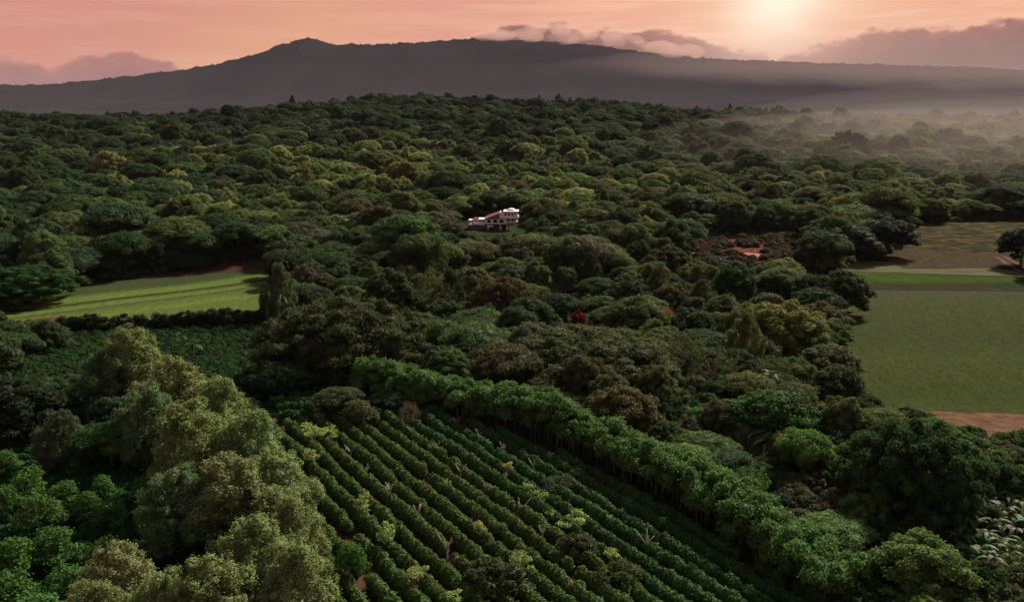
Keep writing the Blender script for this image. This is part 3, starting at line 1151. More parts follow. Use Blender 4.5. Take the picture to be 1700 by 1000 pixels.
HC = [np.array(p) for p in HB]
HM, HK = [], []
for i, p in enumerate(HC):
    q = HC[min(i + 1, len(HC) - 1)] - HC[max(i - 1, 0)]
    q = q / np.linalg.norm(q)
    HM.append(p + np.array([-q[1], q[0]]) * 2.0)
    HK.append(p + np.array([-q[1], q[0]]) * 4.6)
hedge('windbreak_hedge', HM, 5.4, 4.0, 2.2, 'tall bright green windbreak hedge running diagonally along the coffee plantation', (.066, .130, .040), seed=4, back=HK)
hedge('boundary_hedge', [ground(*p) for p in [(105, 562), (200, 556), (300, 551), (440, 545)]], 4.2, 2.6, .1,
      'dark clipped hedge along the near edge of the left grass field', (.018, .034, .014), stems=False, seed=6, layers=5)
hedge('boundary_hedge', [ground(*p) for p in [(285, 447), (350, 439), (445, 430)]], 6.0, 2.6, .1,
      'tall dark hedge behind the red soil strip of the left grass field', (.035, .040, .024), stems=False, seed=7, layers=5)
hedge('boundary_hedge', [ground(*p) for p in [(410, 668), (480, 664), (560, 660), (610, 665)]], 3.6, 2.4, .1,
      'dark blue-green hedge at the head of the plantation below the great shade tree', (.022, .042, .024), stems=False, seed=8, layers=4)

# ------------------------------------------------------------------ trees
TREES = []           # placed trees: x, y, radius
rt = random.Random(11)
PAL = {'fir green': (.022, .038, .024), 'dark green': (.032, .052, .026), 'deep green': (.038, .072, .030), 'blue-green': (.034, .063, .034), 'olive green': (.088, .106, .044),
       'mid green': (.066, .104, .039), 'bright green': (.088, .148, .047), 'pale green': (.155, .185, .078), 'brownish': (.066, .070, .036), 'grey-green': (.085, .094, .066),
       'golden olive': (.170, .178, .072)}


def tree(kind, x, y, radius, height, tint, label, cat='tree', group=None, name=None, seed=None):
    rr = random.Random(seed if seed is not None else int(x * 131 + y * 17))
    P = PROTO[kind][rr.randrange(len(PROTO[kind]))]
    sx = radius / P['R']
    sz = height / P['H']
    e = empty(name or 'tree', (x, y, float(hgt(x, y))), rr.random() * 6.28, (sx * (.94 + .12 * rr.random()), sx * (.94 + .12 * rr.random()), sz))
    tj = [t * g * (.9 + .2 * rr.random()) for t, g in zip(tint, (1.05, 1.10, 1.10) if label and name is None else (1, 1, 1))]
    obj('trunk', P['trunk'], e)
    obj('crown', P['crown'], e, tint=tj)
    if label:
        tag(e, label, cat, group)
    return e


def special(kind, px, pbase, wpx, hpx, tint, label, block=.8, **kw):
    """a tree standing at ground pixel (px, pbase) that shows wpx wide and hpx tall"""
    x, y = ground(px, pbase)
    dep = proj(x, y, float(hgt(x, y)))[2]
    rad, h = wpx / 2 * dep / FX, hpx * dep / FX
    TREES.append((x, y, rad * block))
    return tree(kind, x, y, rad, h, PAL[tint] if isinstance(tint, str) else tint, label, **kw)


# great spreading trees and other single ones one can name
special('spreading', 572, 632, 275, 142, (.052, .056, .030), 'huge spreading dark olive shade tree above the plantation head', seed=1, block=.9)
special('spreading', 975, 640, 300, 96, (.056, .064, .032), 'broad low brownish-green shade tree right of the windbreak hedge top', seed=2, block=.85)
special('spreading', 1505, 872, 240, 182, (.032, .058, .024), 'great dark green tree in front of the right crop field', seed=3, block=.8)
special('spreading', 838, 548, 125, 90, (.075, .060, .028), 'domed tree with rust-brown crown top in the middle of the wood', seed=4, block=.8)
special('mound', 1028, 728, 135, 88, (.070, .070, .034), 'smooth olive dome-shaped tree just behind the windbreak hedge', seed=5)
special('mound', 968, 655, 46, 34, (.045, .10, .036), 'small clipped round green tree, left of a matching pair', seed=6, cat='small tree')
special('mound', 1000, 655, 42, 32, (.045, .10, .036), 'small clipped round green tree, right of a matching pair', seed=7, cat='small tree')
special('mound', 895, 672, 70, 44, (.075, .062, .036), 'low brown-tinged round bush on the windbreak hedge back', seed=8, cat='bush')
special('mound', 1290, 592, 165, 92, (.105, .120, .038), 'big yellow-green lumpy tree beside the right crop field wood edge', seed=9)
special('mound', 1240, 575, 90, 70, (.100, .112, .038), 'yellow-green lumpy tree at the left side of the big yellow-green one', seed=19)
special('shrub', 960, 547, 30, 30, (.15, .020, .036), 'crimson flowering shrub in the middle of the wood', cat='shrub', seed=10)
special('sparse', 1096, 556, 60, 46, (.15, .075, .05), 'reddish sparse-leafed tree right of the crimson shrub', seed=11)
special('sparse', 1075, 640, 90, 70, (.095, .082, .055), 'grey thin-leafed tree with pale twigs beside the broad brownish shade tree', seed=12)
special('sparse', 680, 716, 36, 50, (.085, .065, .05), 'small greyish-pink tree with pale forked trunk at the plantation head', seed=13, cat='small tree')
special('umbrella', 562, 700, 75, 58, (.060, .064, .036), 'flat-topped greyish tree at the head of the coffee rows', seed=14, cat='small tree')
special('young', 597, 716, 60, 50, (.07, .095, .035), 'slim light green tree beside the flat-topped greyish one', seed=15, cat='small tree')
special('umbrella', 648, 690, 58, 40, (.045, .060, .030), 'little dark umbrella tree under the windbreak hedge top end', seed=16, cat='small tree')
special('tall', 468, 540, 64, 100, (.06, .08, .04), 'tall thin tree at the right end of the left grass field', seed=17)
special('sparse', 718, 536, 60, 90, (.06, .07, .036), 'slender tree with long bare trunk left of the rust-brown dome', seed=18)
special('tall', 112, 792, 100, 112, (.055, .080, .045), 'grey-green tree with two pale trunks above the left coffee rows', seed=20)
special('umbrella', 190, 790, 120, 90, (.034, .076, .018), 'spreading leafy green tree beside the grey-green one with pale trunks', seed=21)
special('dome', 40, 745, 150, 112, (.024, .034, .018), 'large gloomy dark tree at the left edge behind the grey-green one', seed=22)
special('dome', 82, 600, 56, 66, (.034, .050, .022), 'rounded dark tree at the left end of the dark clipped hedge', seed=23)
special('spreading', 45, 503, 165, 62, (.028, .056, .020), 'dark leafy tree clump leaning over the left end of the grass field', seed=24)
special('spreading', -40, 512, 130, 80, (.026, .052, .020), 'dark tree cut by the left edge beside the clump at the field end', seed=25)
special('dome', 1470, 428, 92, 64, (.030, .040, .024), 'dense dark round tree at the top left corner of the right fields', seed=26)
special('dome', 1400, 432, 120, 58, (.034, .044, .026), 'dark wide tree left of the dense round one by the right fields', seed=27)
special('dome', 1694, 444, 84, 66, (.024, .036, .022), 'dark flat-topped pine-like tree beside the red track', seed=28)
special('dome', 1740, 462, 80, 80, (.024, .036, .022), 'dark flat-topped tree cut by the right edge at the red track', seed=29)
special('mound', 1195, 735, 80, 70, (.060, .058, .032), 'grey-brown round bush between the windbreak and the banana clump', seed=31, cat='bush')
special('mound', 1305, 780, 75, 70, (.080, .066, .038), 'round bush with rusty brown leaves right of the banana clump', seed=32, cat='bush')
special('dome', 1280, 742, 150, 92, (.038, .072, .022), 'rounded green tree above the rusty brown bush', seed=33)
special('dome', 1385, 690, 100, 82, (.044, .058, .026), 'dark lumpy tree at the lower left corner of the right crop field', seed=34)
special('dome', 1372, 640, 110, 66, (.072, .076, .034), 'layered olive tree on the left edge of the right crop field', seed=35)
special('dome', 1362, 566, 96, 62, (.062, .064, .030), 'layered tree above the layered olive one by the crop field edge', seed=36)
special('mound', 1392, 522, 104, 72, (.030, .042, .022), 'dark rounded tree jutting into the top left of the crop field', seed=37)
special('shrub', 822, 996, 110, 62, (.050, .060, .032), 'large dull bush growing among the front coffee rows', seed=38, cat='shrub', block=0)
special('shrub', 955, 935, 80, 44, (.046, .056, .028), 'dull bush among the right coffee rows', seed=39, cat='shrub', block=0)
special('shrub', 1030, 985, 96, 48, (.050, .066, .026), 'low bush among the coffee rows near the windbreak foot', seed=40, cat='shrub', block=0)
special('sparse', 926, 826, 56, 34, (.06, .07, .045), 'small grey twiggy bush in the right half of the plantation', seed=41, cat='shrub', block=0)

# belt of tall golden-olive trees down the left side of the plantation
belt = [(232, 690, 116, 150, 'topmost, its crown against the dark left coffee thicket'), (178, 700, 96, 120, 'left of the topmost one'),
        (300, 740, 130, 150, 'just below the topmost one'), (372, 768, 120, 140, 'with a sunlit knob standing out on its right'),
        (262, 790, 130, 150, 'in the left flank below the topmost one'), (332, 838, 150, 176, 'in the middle of the belt'),
        (425, 832, 130, 150, 'overhanging the upper coffee rows'), (462, 905, 130, 160, 'overhanging the middle coffee rows'),
        (392, 930, 160, 185, 'in the thick of the belt'), (300, 940, 140, 170, 'on the left flank of the belt middle'),
        (490, 985, 120, 165, 'bulging furthest into the coffee rows'), (425, 1035, 160, 190, 'low in the belt, second from the bottom edge'),
        (500, 1085, 150, 185, 'at the bottom edge beside the coffee rows'), (360, 1100, 160, 180, 'at the bottom edge, left of the corner one'),
        (215, 1080, 150, 190, 'standing apart at the bottom left'), (280, 1120, 120, 180, 'at the bottom edge between belt and lone clump'),
        (165, 1140, 120, 190, 'cut by the bottom edge in the left clump')]
for i, (px, pb, w, h, txt) in enumerate(belt):
    hue = (.168, .210, .084) if i not in (1, 4, 9) else (.098, .146, .066)
    special('tall', px, pb, w * 1.12, h, hue, 'tall golden-olive feathery tree ' + txt, seed=100 + i, group='belt of tall feathery trees', name='feathery_tree', block=.5)

# young shade trees over the left coffee rows
yl = [(50, 850, 70, 70), (70, 905, 78, 78), (110, 860, 56, 56), (175, 850, 46, 60), (150, 880, 50, 60), (190, 895, 60, 64), (15, 880, 60, 70), (95, 960, 80, 80),
      (175, 965, 70, 66), (30, 985, 90, 90), (250, 905, 56, 60), (125, 1030, 90, 90), (20, 1060, 110, 110), (225, 985, 70, 74), (75, 1080, 96, 90), (130, 800, 50, 44), (240, 850, 46, 52),
      (10, 800, 50, 50), (165, 1060, 80, 84)]
yl.sort(key=lambda a: a[1])
for i, (px, pb, w, h) in enumerate(yl):
    row = i // 5
    ins = sorted([p for p in yl[row * 5:row * 5 + 5]], key=lambda a: a[0])
    o = ORD[ins.index(yl[i])]
    special('young', px, pb, w * .95, h, (.060, .125, .034), f'young bright green shade tree over left coffee, {o} from left in {ORD[row]} row', seed=200 + i, group='young shade trees over the left coffee', cat='small tree',
            name='shade_tree', block=.4)

# pale saplings and pollarded stumps in the plantation
sap = [(547, 748, 36, 38), (518, 785, 40, 36), (604, 858, 24, 40), (602, 868, 28, 26), (642, 926, 48, 54), (694, 994, 42, 48), (797, 902, 36, 34), (866, 972, 44, 50), (843, 806, 22, 36), (742, 828, 16, 30),
       (875, 838, 22, 32), (900, 846, 32, 32), (950, 895, 52, 42), (1017, 948, 34, 34), (959, 806, 26, 24), (583, 985, 66, 74), (530, 712, 20, 34), (753, 1020, 40, 36), (522, 745, 44, 40), (915, 880, 20, 30)]
sap.sort()
for i, (px, pb, w, h) in enumerate(sap):
    special('sapling' if w < 60 else 'young', px, pb, w * .95, h * 1.1, (.27, .34, .12) if w < 60 else (.06, .12, .03), f'pale yellow-green sapling among the coffee rows, {ORD[i]} from the left', seed=300 + i, group='pale saplings in the plantation',
            cat='sapling', name='sapling', block=0)
stp = [(583, 752), (721, 750), (765, 788), (648, 821), (694, 865), (807, 817), (742, 920), (837, 752), (885, 779), (864, 851), (1013, 872), (1072, 914), (686, 722), (759, 702), (797, 725), (606, 788), (900, 895)]
stp.sort()
for i, (px, pb) in enumerate(stp):
    rr = random.Random(900 + i)
    x, y = ground(px, pb + 14)
    e = tag(empty('pollard_stump', (x, y, float(hgt(x, y))), rr.random() * 6.28, rr.uniform(.75, 1.0)), f'bare pollarded stump with pale cut branches in the coffee, {ORD[i]} from the left', 'stump', 'pollarded stumps in the plantation')
    v, f = tube([(0, 0, -.1), (.03, .02, .7), (0, 0, 1.25)], [.11, .09, .10], 7)
    obj('trunk', mesh_from('stump_trunk', v, f, None, [M['deadwood']], smooth=True), e)
    for k in range(rr.randint(4, 7)):
        a = rr.random() * 6.28
        l = .5 + .8 * rr.random()
        s = .25 + .75 * rr.random()
        v, f = tube([(0, 0, 1.15), (math.cos(a) * l * s * .5, math.sin(a) * l * s * .5, 1.2 + l * .45), (math.cos(a) * l * s, math.sin(a) * l * s, 1.2 + l * .95), (math.cos(a) * l * s, math.sin(a) * l * s, 1.22 + l * .96)],
                    [.06, .05, .045, .005], 6)
        obj('branch', mesh_from('stump_branch', v, f, None, [M['deadwood']]), e)


# banana plants
def banana_leaf(seed):
    rr = random.Random(seed)
    n = 9
    V, F = [], []
    ln = 2.6 + .8 * rr.random()
    up = .9 + .5 * rr.random()
    for i in range(n):
        t = i / (n - 1)
        r = ln * (t * .75)
        z = up * ln * (t * .9 - .95 * t * t * (1.0 + .3 * rr.random() * 0))
        w = .27 * math.sin(math.pi * min(1, .06 + .9 * t)) ** .6
        V += [(r, -w, z - .10 * w), (r, 0, z + .10 * w), (r, w, z - .10 * w)]
    for i in range(n - 1):
        for j in range(2):
            F.append([i * 3 + j, (i + 1) * 3 + j, (i + 1) * 3 + j + 1, i * 3 + j + 1])
    F = np.array(F)
    return mesh_from('banana_leaf', np.array(V), F, np.full(len(F), .55), [M['banana']], smooth=True)


M['banana'] = foliage_material('banana_leaf', .35, .5, .06)
BL = [banana_leaf(i) for i in range(4)]
tv, tf = tube([(0, 0, -.3), (.03, 0, 1.4), (0, .03, 2.6)], [.17, .14, .09], 8)
BT = mesh_from('banana_stem', tv, tf, None, [simple('banana_stem', (.08, .09, .04), (.17, .16, .08), 3, stretch=(1, 1, .2))], smooth=True)


def banana(px, pb, sc, txt, grp, tint=(.046, .092, .030), seed=0):
    rr = random.Random(seed)
    x, y = ground(px, pb)
    e = tag(empty('banana_plant', (x, y, float(hgt(x, y))), rr.random() * 6.28, sc), txt, 'banana plant', grp)
    obj('stem', BT, e)
    n = rr.randint(9, 12)
    for k in range(n):
        l = obj('leaf', BL[rr.randrange(4)], e, loc=(0, 0, 2.3 + .05 * k), tint=[t * (.6 + .9 * rr.random()) for t in (tint if rr.random() < .75 else (.070, .068, .036))])
        l.rotation_euler = (rr.uniform(-.2, .2), rr.uniform(-.75, .35), k * 2.4 + rr.uniform(-.3, .3))
    return e


bn = [(1600, 885), (1630, 870), (1662, 880), (1690, 865), (1645, 905), (1680, 915), (1612, 915), (1652, 935), (1697, 900), (1625, 950), (1672, 955), (1588, 925),
      (1615, 860), (1650, 858), (1678, 890), (1602, 945), (1640, 965), (1694, 940), (1668, 862), (1632, 925)]
bn.sort()
for i, (a, b) in enumerate(bn):
    banana(a, b + 8, .72, f'tattered glossy banana plant, {ORD[i]} from the left in the grove by the right edge', 'banana grove by the right edge', seed=400 + i)
for i, (a, b, t) in enumerate([(1250, 765, 'left of three in the clump behind the windbreak hedge'), (1268, 772, 'middle of three in the clump behind the windbreak hedge'), (1284, 768, 'right of three in the clump behind the windbreak hedge'),
                               (1172, 622, 'standing alone under the yellow-green lumpy trees'), (1276, 655, 'with arching leaves above the rounded green tree'),
                               (1452, 728, 'left of the pair at the near edge of the crop field'), (1472, 732, 'right of the pair at the near edge of the crop field'),
                               (300, 583, 'behind the topmost golden tree'), (45, 590, 'pale one at the left end of the dark hedge'), (322, 600, 'in the dark thicket right of the topmost golden tree'), (430, 632, 'near the foot of the huge shade tree')]):
    banana(a, b, .85, 'banana plant ' + t, 'scattered banana plants', seed=440 + i, tint=(.055, .095, .038))
    x, y = ground(a, b)
    TREES.append((x, y, 1.5))

# ------------------------------------------------------------------ woodland: the nearest trees one by one
VIS = {   # parts of the picture that stay free of crowns
    'left': [(0, 522), (60, 503), (130, 478), (260, 458), (445, 436), (447, 470), (432, 500), (330, 512), (200, 518), (90, 530), (0, 535)],
    'right': [(1760, 694), (1590, 690), (1462, 668), (1412, 600), (1422, 545), (1458, 505), (1450, 480), (1402, 450), (1402, 436), (1512, 418), (1515, 372), (1638, 367), (1640, 430), (1700, 465), (1760, 520)],
    'dirt': [(1575, 680), (1760, 690), (1760, 712), (1590, 712)],
    'coffee': [(486, 760), (520, 715), (545, 690), (600, 676), (640, 690), (800, 712), (960, 775), (1110, 855), (1260, 965), (1330, 1010), (500, 1010)],
    'hedge': [(600, 622), (690, 618), (800, 645), (900, 676), (1000, 715), (1100, 770), (1180, 815), (1270, 890), (1310, 960), (1330, 1010), (1100, 850), (950, 770), (800, 712), (640, 690)],
    'villa': [(766, 350), (830, 338), (872, 336), (874, 386), (815, 388), (768, 384)],
    'clay': [(1222, 418), (1266, 418), (1266, 431), (1222, 431)],
    'slope': [(1250, 370), (1310, 370), (1330, 386), (1260, 386)],
    'redclear': [(1130, 396), (1200, 390), (1330, 395), (1335, 410), (1270, 432), (1215, 432), (1150, 412)],
    'path': [(905, 462), (958, 460), (958, 474), (915, 492)],
    'sc': [(944, 512), (978, 512), (978, 540), (944, 540)],
    'lcoffee': [(-30, 740), (150, 700), (200, 745), (250, 800), (300, 1010), (-30, 1010)],
    'lthick': [(-10, 595), (100, 572), (200, 560), (430, 560), (430, 615), (390, 640), (200, 645), (130, 615), (-10, 640)],
    'lhedge': [(105, 520), (430, 508), (430, 552), (105, 560)],
    'headgap': [(420, 630), (600, 622), (600, 690), (440, 700)],
    'grove': [(1590, 830), (1620, 810), (1720, 800), (1720, 935), (1600, 935)],
    'great': [(455, 530), (560, 490), (640, 510), (690, 560), (700, 600), (450, 600)],
}
ALLPOLY = list(VIS.values())
FIELDW = [[ground(*p) for p in [(1330, 480), (1405, 640), (1500, 690), (1900, 705), (2100, 640), (1800, 485), (1760, 455), (1760, 365), (1510, 372), (1490, 420), (1395, 440)]],
          [ground(*p) for p in [(-60, 545), (60, 500), (110, 482), (180, 468), (300, 450), (449, 430), (462, 470), (440, 520), (330, 535), (40, 548)]],
          [ground(*p) for p in [(450, 690), (560, 672), (700, 684), (800, 700), (960, 740), (1130, 820), (1290, 920), (1450, 1080), (300, 1080), (420, 800)]],
          [ground(*p) for p in [(1090, 398), (1170, 390), (1330, 394), (1360, 412), (1330, 434), (1215, 438), (1150, 423)]]]


VX, VY = ground(820, 381)


def covers(x, y, rad, h, frac=.8):
    z = float(hgt(x, y))
    if math.hypot(x - VX, y - VY - 5) < 10 + rad:
        return True
    for dx, zz in ((0, h), (0, h * .7), (-rad * frac, h * .62), (rad * frac, h * .62), (-rad * .6, h * .88), (rad * .6, h * .88), (-rad * .33, h * .95), (rad * .33, h * .95),
                   (-rad * .5, h * .6), (rad * .5, h * .6)):
        px, py, dep = proj(x + dx, y, z + zz)
        for poly in ALLPOLY:
            if inpoly(px, py, poly):
                return True
    return False


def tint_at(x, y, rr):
    """species drift plus painted light: lit patches paler in the centre and behind the left field, shade darker on the left and ridge"""
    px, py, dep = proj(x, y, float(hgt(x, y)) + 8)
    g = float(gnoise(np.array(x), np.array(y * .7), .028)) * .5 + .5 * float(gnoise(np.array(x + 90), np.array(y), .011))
    pale = math.exp(-((px - 700) / 260) ** 2 - ((py - 285) / 34) ** 2) + .9 * math.exp(-((px - 290) / 100) ** 2 - ((py - 330) / 50) ** 2)  # bright patches of light on the wood, put into the tree tints
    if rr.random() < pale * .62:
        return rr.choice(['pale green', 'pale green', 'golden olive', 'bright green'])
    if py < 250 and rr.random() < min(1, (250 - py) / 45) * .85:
        return rr.choice(['dark green', 'dark green', 'blue-green', 'deep green', 'fir green', 'fir green'])  # cloud shade over the far ridge, put into darker tree tints
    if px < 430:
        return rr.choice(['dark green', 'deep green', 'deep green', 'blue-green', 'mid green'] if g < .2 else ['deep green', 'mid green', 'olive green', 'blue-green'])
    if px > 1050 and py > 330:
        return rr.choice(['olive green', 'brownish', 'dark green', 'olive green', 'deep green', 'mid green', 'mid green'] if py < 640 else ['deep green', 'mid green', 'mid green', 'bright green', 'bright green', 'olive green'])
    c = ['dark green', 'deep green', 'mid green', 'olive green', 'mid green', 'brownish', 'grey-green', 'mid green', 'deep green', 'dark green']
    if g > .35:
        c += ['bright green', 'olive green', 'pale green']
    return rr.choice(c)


def too_near(x, y, rad):
    for (a, b, r) in TREES:
        if (x - a) ** 2 + (y - b) ** 2 < (.82 * (r + rad)) ** 2:
            return True
    return False


near = []
tries = 0
YNEAR = 236
while tries < 12000 and len(near) < 295:
    tries += 1
    y = 62 + (YNEAR - 62) * rt.random() ** .75
    hw = y * .64 + 6
    x = rt.uniform(-hw, hw)
    kind = rt.choices(['dome', 'umbrella', 'mound', 'shrub', 'sparse', 'tall'], [36, 31, 14, 8, 9, 2])[0]
    sc = rt.uniform(.52, 1.2)
    P = PROTO[kind][0]
    rad, h = P['R'] * sc, P['H'] * sc * rt.uniform(.85, 1.1)
    if y < 118:
        rad, h = rad * rt.uniform(.5, .72), h * rt.uniform(.5, .75)
    if tries > 5000:
        rad, h = rad * .65, h * .7
    if kind == 'tall':
        rad, h = rad * .8, h * .75
    if too_near(x, y, rad * .84):
        continue
    if any(inpoly(x, y, w) for w in FIELDW) or covers(x, y, rad, h):
        continue
    px, py, dep = proj(x, y, float(hgt(x, y)) + h)
    if px < -60 or px > 1760 or py > 1000:
        continue
    TREES.append((x, y, rad * .84))
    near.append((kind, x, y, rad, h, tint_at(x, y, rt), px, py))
SHAPE = {'dome': 'round tree', 'umbrella': 'layered tree', 'mound': 'mounded tree', 'shrub': 'low bush', 'sparse': 'open tree', 'tall': 'upright tree'}
ZONES = [('right of the windbreak hedge', lambda a, b: b > 640 and a > 1000), ('between hedge and crop field', lambda a, b: b > 470 and a > 1000), ('below the red clearing', lambda a, b: a > 1000),
         ('by the left grass field', lambda a, b: a < 450 and b < 560), ('left of huge shade tree', lambda a, b: a < 450), ('below the white villa', lambda a, b: b < 500), ('behind the windbreak hedge', lambda a, b: True)]
near.sort(key=lambda n: n[7])
zl = {}
for n in near:
    for zn, fn in ZONES:
        if fn(n[6], n[7]):
            zl.setdefault(zn, []).append(n)
            break
for zn, lst in zl.items():
    nrow = max(1, math.ceil(len(lst) / 12))
    per = math.ceil(len(lst) / nrow)
    for r in range(nrow):
        rowt = sorted(lst[r * per:(r + 1) * per], key=lambda n: n[6])
        count = {}
        for n in rowt:
            key = (n[5], n[0])
            count[key] = count.get(key, 0) + 1
        seen = {}
        for n in rowt:
            key = (n[5], n[0])
            seen[key] = seen.get(key, 0) + 1
            nth = '' if count[key] == 1 else f', {ORD[seen[key] - 1]} from left'
            lab = f'{n[5]} {SHAPE[n[0]]} {zn}, {ORD[r]} row from back{nth}'
            tree(n[0], n[1], n[2], n[3], n[4], PAL[n[5]], lab, group='trees of the near wood', cat='bush' if n[0] == 'shrub' else 'tree', name='bush' if n[0] == 'shrub' else 'woodland_tree')

# ------------------------------------------------------------------ the far wood and the undergrowth, each one mass


def scatter(name, protos, pts, label, cat):
    coll = bpy.data.collections.new(name + '_kinds')
    for i, me in enumerate(protos):
        coll.objects.link(bpy.data.objects.new(f'{name}_kind_{i:02d}', me))
    P = np.array([p[0] for p in pts], np.float32)
    me = bpy.data.meshes.new(name)
    me.vertices.add(len(P))
    me.vertices.foreach_set('co', P.ravel())
    a = me.attributes.new('kind_index', 'INT', 'POINT')
    a.data.foreach_set('value', np.array([p[1] for p in pts], np.int32))
    for nm, q in (('turn', 2), ('size', 3)):
        a = me.attributes.new(nm, 'FLOAT_VECTOR', 'POINT')
        a.data.foreach_set('vector', np.array([p[q] for p in pts], np.float32).ravel())
    a = me.attributes.new('tint', 'FLOAT_COLOR', 'POINT')
    a.data.foreach_set('color', np.array([(*p[4], 1) for p in pts], np.float32).ravel())
    me.update()
    o = obj(name, me)
    g = bpy.data.node_groups.new(name, 'GeometryNodeTree')
    g.interface.new_socket('Geometry', in_out='INPUT', socket_type='NodeSocketGeometry')
    g.interface.new_socket('Geometry', in_out='OUTPUT', socket_type='NodeSocketGeometry')
    N, L = g.nodes, g.links
    gi, go = N.new('NodeGroupInput'), N.new('NodeGroupOutput')
    ci = N.new('GeometryNodeCollectionInfo')
    ci.inputs['Collection'].default_value = coll
    ci.inputs['Separate Children'].default_value = True
    ci.inputs['Reset Children'].default_value = True
    ip = N.new('GeometryNodeInstanceOnPoints')
    ip.inputs['Pick Instance'].default_value = True

    def named(t, nm):
        n = N.new('GeometryNodeInputNamedAttribute')
        n.data_type = t
        n.inputs['Name'].default_value = nm
        return next(s for s in n.outputs if s.enabled and s.name == 'Attribute')
    L.new(gi.outputs[0], ip.inputs['Points'])
    L.new(ci.outputs[0], ip.inputs['Instance'])
    L.new(named('INT', 'kind_index'), ip.inputs['Instance Index'])
    L.new(named('FLOAT_VECTOR', 'turn'), ip.inputs['Rotation'])
    L.new(named('FLOAT_VECTOR', 'size'), ip.inputs['Scale'])
    L.new(ip.outputs[0], go.inputs[0])
    mo = o.modifiers.new('scatter', 'NODES')
    mo.node_group = g
    return struct(o, 'stuff', label, cat)


kinds, kinfo = [], []
for kd in ('dome', 'umbrella', 'mound', 'conifer', 'tall', 'sparse', 'spreading'):
    for P in PROTO[kd]:
        kinfo.append((kd, P))
        kinds.append(P['joint'])
byk = {}
for i, (kd, P) in enumerate(kinfo):
    byk.setdefault(kd, []).append(i)
pts = []
rf = random.Random(21)
y = YNEAR - 70.0
while y < 1330:
    sp = 6.8 if y < 420 else 8.0 if y < 800 else 10
    hw = y * .68 + 30
    x = -hw
    while x < hw:
        xx, yy = x + rf.uniform(-.45, .45) * sp, y + rf.uniform(-.45, .45) * sp
        x += sp
        pxx = 850 + FX * xx / (yy * cP)
        ridge = yy > 1120
        w = [42, 42, 12, .3, .8, 5, 3.5] if not ridge else [64, 22, 8, 1, 3, 1, 2]
        kd = rf.choices(['dome', 'umbrella', 'mound', 'conifer', 'tall', 'sparse', 'spreading'], w)[0]
        ki = rf.choice(byk[kd])
        P = kinfo[ki][1]
        s = rf.uniform(.60, 1.30) * (1 if rf.random() > .10 else 1.4) * (1.05 if yy < 700 else 1.12)
        if kd == 'spreading':
            s *= .62
        if kd == 'tall':
            s *= .8
        hs = s * rf.uniform(.75, 1.25)
        if yy < YNEAR + 6:
            s, hs = s * .75, hs * .75
            if too_near(xx, yy, P['R'] * s * .75):
                continue
        elif yy < YNEAR + 30 and too_near(xx, yy, P['R'] * s * .6):
            continue
        if yy < 480:
            if any(inpoly(xx, yy, q) for q in FIELDW) or covers(xx, yy, P['R'] * s, P['H'] * hs, .75):
                continue
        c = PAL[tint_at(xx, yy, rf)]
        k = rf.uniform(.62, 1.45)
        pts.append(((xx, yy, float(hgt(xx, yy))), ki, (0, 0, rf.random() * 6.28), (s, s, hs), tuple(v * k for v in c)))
    y += sp * .92
print('far trees', len(pts))
scatter('distant_wood', kinds, pts, 'dense mixed woodland covering the far slope up to the ridge', 'wood')

pts = []
sk = [P['joint'] for P in PROTO['shrub']]
for _ in range(15000):
    y = 58 + 430 * rf.random() ** 1.3
    hw = y * .66 + 8
    x = rf.uniform(-hw, hw)
    s = rf.uniform(.45, 1.15)
    if any(inpoly(x, y, w) for w in FIELDW) or covers(x, y, 2 * s, 2.6 * s, .7):
        continue
    c = PAL[rf.choice(['dark green', 'deep green', 'mid green', 'olive green', 'brownish', 'bright green', 'grey-green'])]
    pts.append(((x, y, float(hgt(x, y))), rf.randrange(3), (0, 0, rf.random() * 6.28), (s, s, s * rf.uniform(.7, 1.2)), tuple(v * rf.uniform(.8, 1.2) for v in c)))
scatter('undergrowth', sk, pts, 'low mixed undergrowth between the trees of the wood', 'undergrowth')

pts = []
TH = [(-20, 640), (60, 585), (110, 562), (440, 546), (450, 625), (400, 660), (240, 690), (140, 670), (-20, 715)]
THW = [ground(*p) for p in TH]
for _ in range(5200):
    y = rf.uniform(90, 190)
    x = rf.uniform(-y * .66, -20)
    if not inpoly(x, y, THW):
        continue
    if any((x - a) ** 2 + (y - b) ** 2 < (r * .6) ** 2 for a, b, r in TREES):
        continue
    s = rf.uniform(.42, .72)
    pts.append(((x, y, float(hgt(x, y))), rf.randrange(3), (0, 0, rf.random() * 6.28), (s, s, s * 1.0), tuple(v * rf.uniform(.75, 1.3) for v in (.030, .068, .024))))
scatter('coffee_thicket', sk, pts, 'thick dark green coffee planting between the left hedge and the feathery trees', 'coffee plants')

# banks of mist: over the right-hand valley woods, in the far valley; and cloud on the right end of the mountain ridge
def mist(name, label, loc, sizes, dens, col):
    mm, nt, out = nodes(name)
    pv = nt.nodes.new('ShaderNodeVolumePrincipled')
    pv.inputs['Color'].default_value = (*col, 1)
    pv.inputs['Density'].default_value = dens
    pv.inputs['Anisotropy'].default_value = .1
    nt.links.new(pv.outputs[0], out.inputs['Volume'])
    bm = bmesh.new()
    bmesh.ops.create_uvsphere(bm, u_segments=64, v_segments=32, radius=1)
    me = bpy.data.meshes.new(name)
    bm.to_mesh(me)
    bm.free()
    for k, sz in enumerate(sizes):
        o = obj(name, me, None, mm, loc=loc, scale=sz)
        struct(o, 'stuff', label + ('' if k == 0 else ', its ' + ['', 'denser heart', 'lower layer', 'innermost layer', 'thin upper veil'][k]), 'mist')


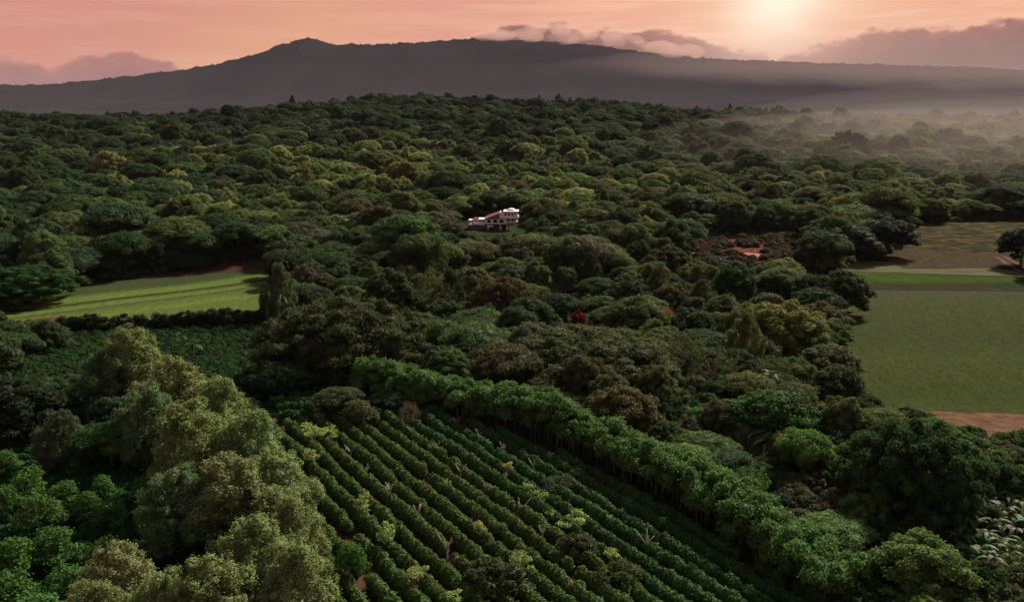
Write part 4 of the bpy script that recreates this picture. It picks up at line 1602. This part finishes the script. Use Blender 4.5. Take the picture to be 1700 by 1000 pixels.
mist('mist', 'pale bank of mist over the woods of the right valley', (450, 760, -6),
     [(430, 450, 48), (370, 390, 36), (320, 330, 28), (300, 330, 56), (330, 420, 70)], 2.0e-4, (.84, .72, .63))
mist('valley_mist', 'bluish mist in the far valley below the mountain', (0, 3900, -70), [(6500, 1700, 110), (6000, 1500, 190), (5500, 1300, 300)], 0.7e-5, (.80, .74, .86))
mist('ridge_cloud', 'warm cloud spilling over the right end of the mountain ridge', (2900, 6050, 300), [(2700, 500, 170), (2400, 420, 240), (2100, 360, 320)], 1.5e-4, (.62, .45, .42))  # cloud over the ridge, built as a volume like the mist banks


def ridge_puffs():
    """lumpy warm cloud lying along the mountain crest, seen from px 800 to 1150"""
    rr = random.Random(8)
    bm = bmesh.new()
    YR = 6700
    for k in range(46):
        px = 800 + 360 * rr.random()
        d = ray(px, np.interp(px, [800, 860, 930, 1000, 1060, 1140, 1180], [61, 60, 62, 66, 76, 88, 96]) - rr.uniform(-8, 12) * (1 - abs(px - 980) / 260))
        p = np.array([0, 0, CAM_Z]) + d * (YR / d[1]) + np.array([0, rr.uniform(-260, -60), 0])
        r = rr.uniform(28, 62)
        bmesh.ops.create_icosphere(bm, subdivisions=2, radius=1, matrix=Matrix.Translation(p) @ Matrix.Diagonal((r * rr.uniform(1.2, 2.2), r * 1.4, r * .75, 1)))
    me = bpy.data.meshes.new('ridge_puffs')
    bm.to_mesh(me)
    bm.free()
    o = obj('ridge_cloud', me)  # cloud lying on the crest, as one volume mesh
    mo = o.modifiers.new('union', 'REMESH')
    mo.mode = 'VOXEL'
    mo.voxel_size = 9
    mo.use_smooth_shade = True
    mm, nt, out = nodes('ridge_puff_air')
    pv = nt.nodes.new('ShaderNodeVolumePrincipled')
    pv.inputs['Color'].default_value = (.80, .50, .43, 1)
    pv.inputs['Density'].default_value = .0042
    pv.inputs['Anisotropy'].default_value = .2
    nt.links.new(pv.outputs[0], out.inputs['Volume'])
    me.materials.append(mm)
    struct(o, 'stuff', 'lumpy pink cloud spilling over the middle of the mountain crest', 'mist')


ridge_puffs()

pts = []
CW = [ground(*p) for p in [(1090, 398), (1170, 390), (1330, 394), (1360, 412), (1330, 434), (1215, 438), (1150, 423)]]
for _ in range(2400):
    y = rf.uniform(230, 400)
    x = rf.uniform(40, 140)
    if not inpoly(x, y, CW):
        continue
    px, py, dep = proj(x, y, float(hgt(x, y)))
    if inpoly(px, py + 2, VIS['clay']) or inpoly(px, py, VIS['slope']):
        continue
    s = rf.uniform(.4, 1.2)
    pts.append(((x, y, float(hgt(x, y))), rf.randrange(3), (0, 0, rf.random() * 6.28), (s, s, s * .8), tuple(v * rf.uniform(.7, 1.3) for v in rf.choice([(.085, .042, .034), (.07, .055, .036), (.05, .055, .03)]))))
scatter('clearing_scrub', sk, pts, 'reddish-brown scrub growing over the red clearing in the wood', 'scrub')
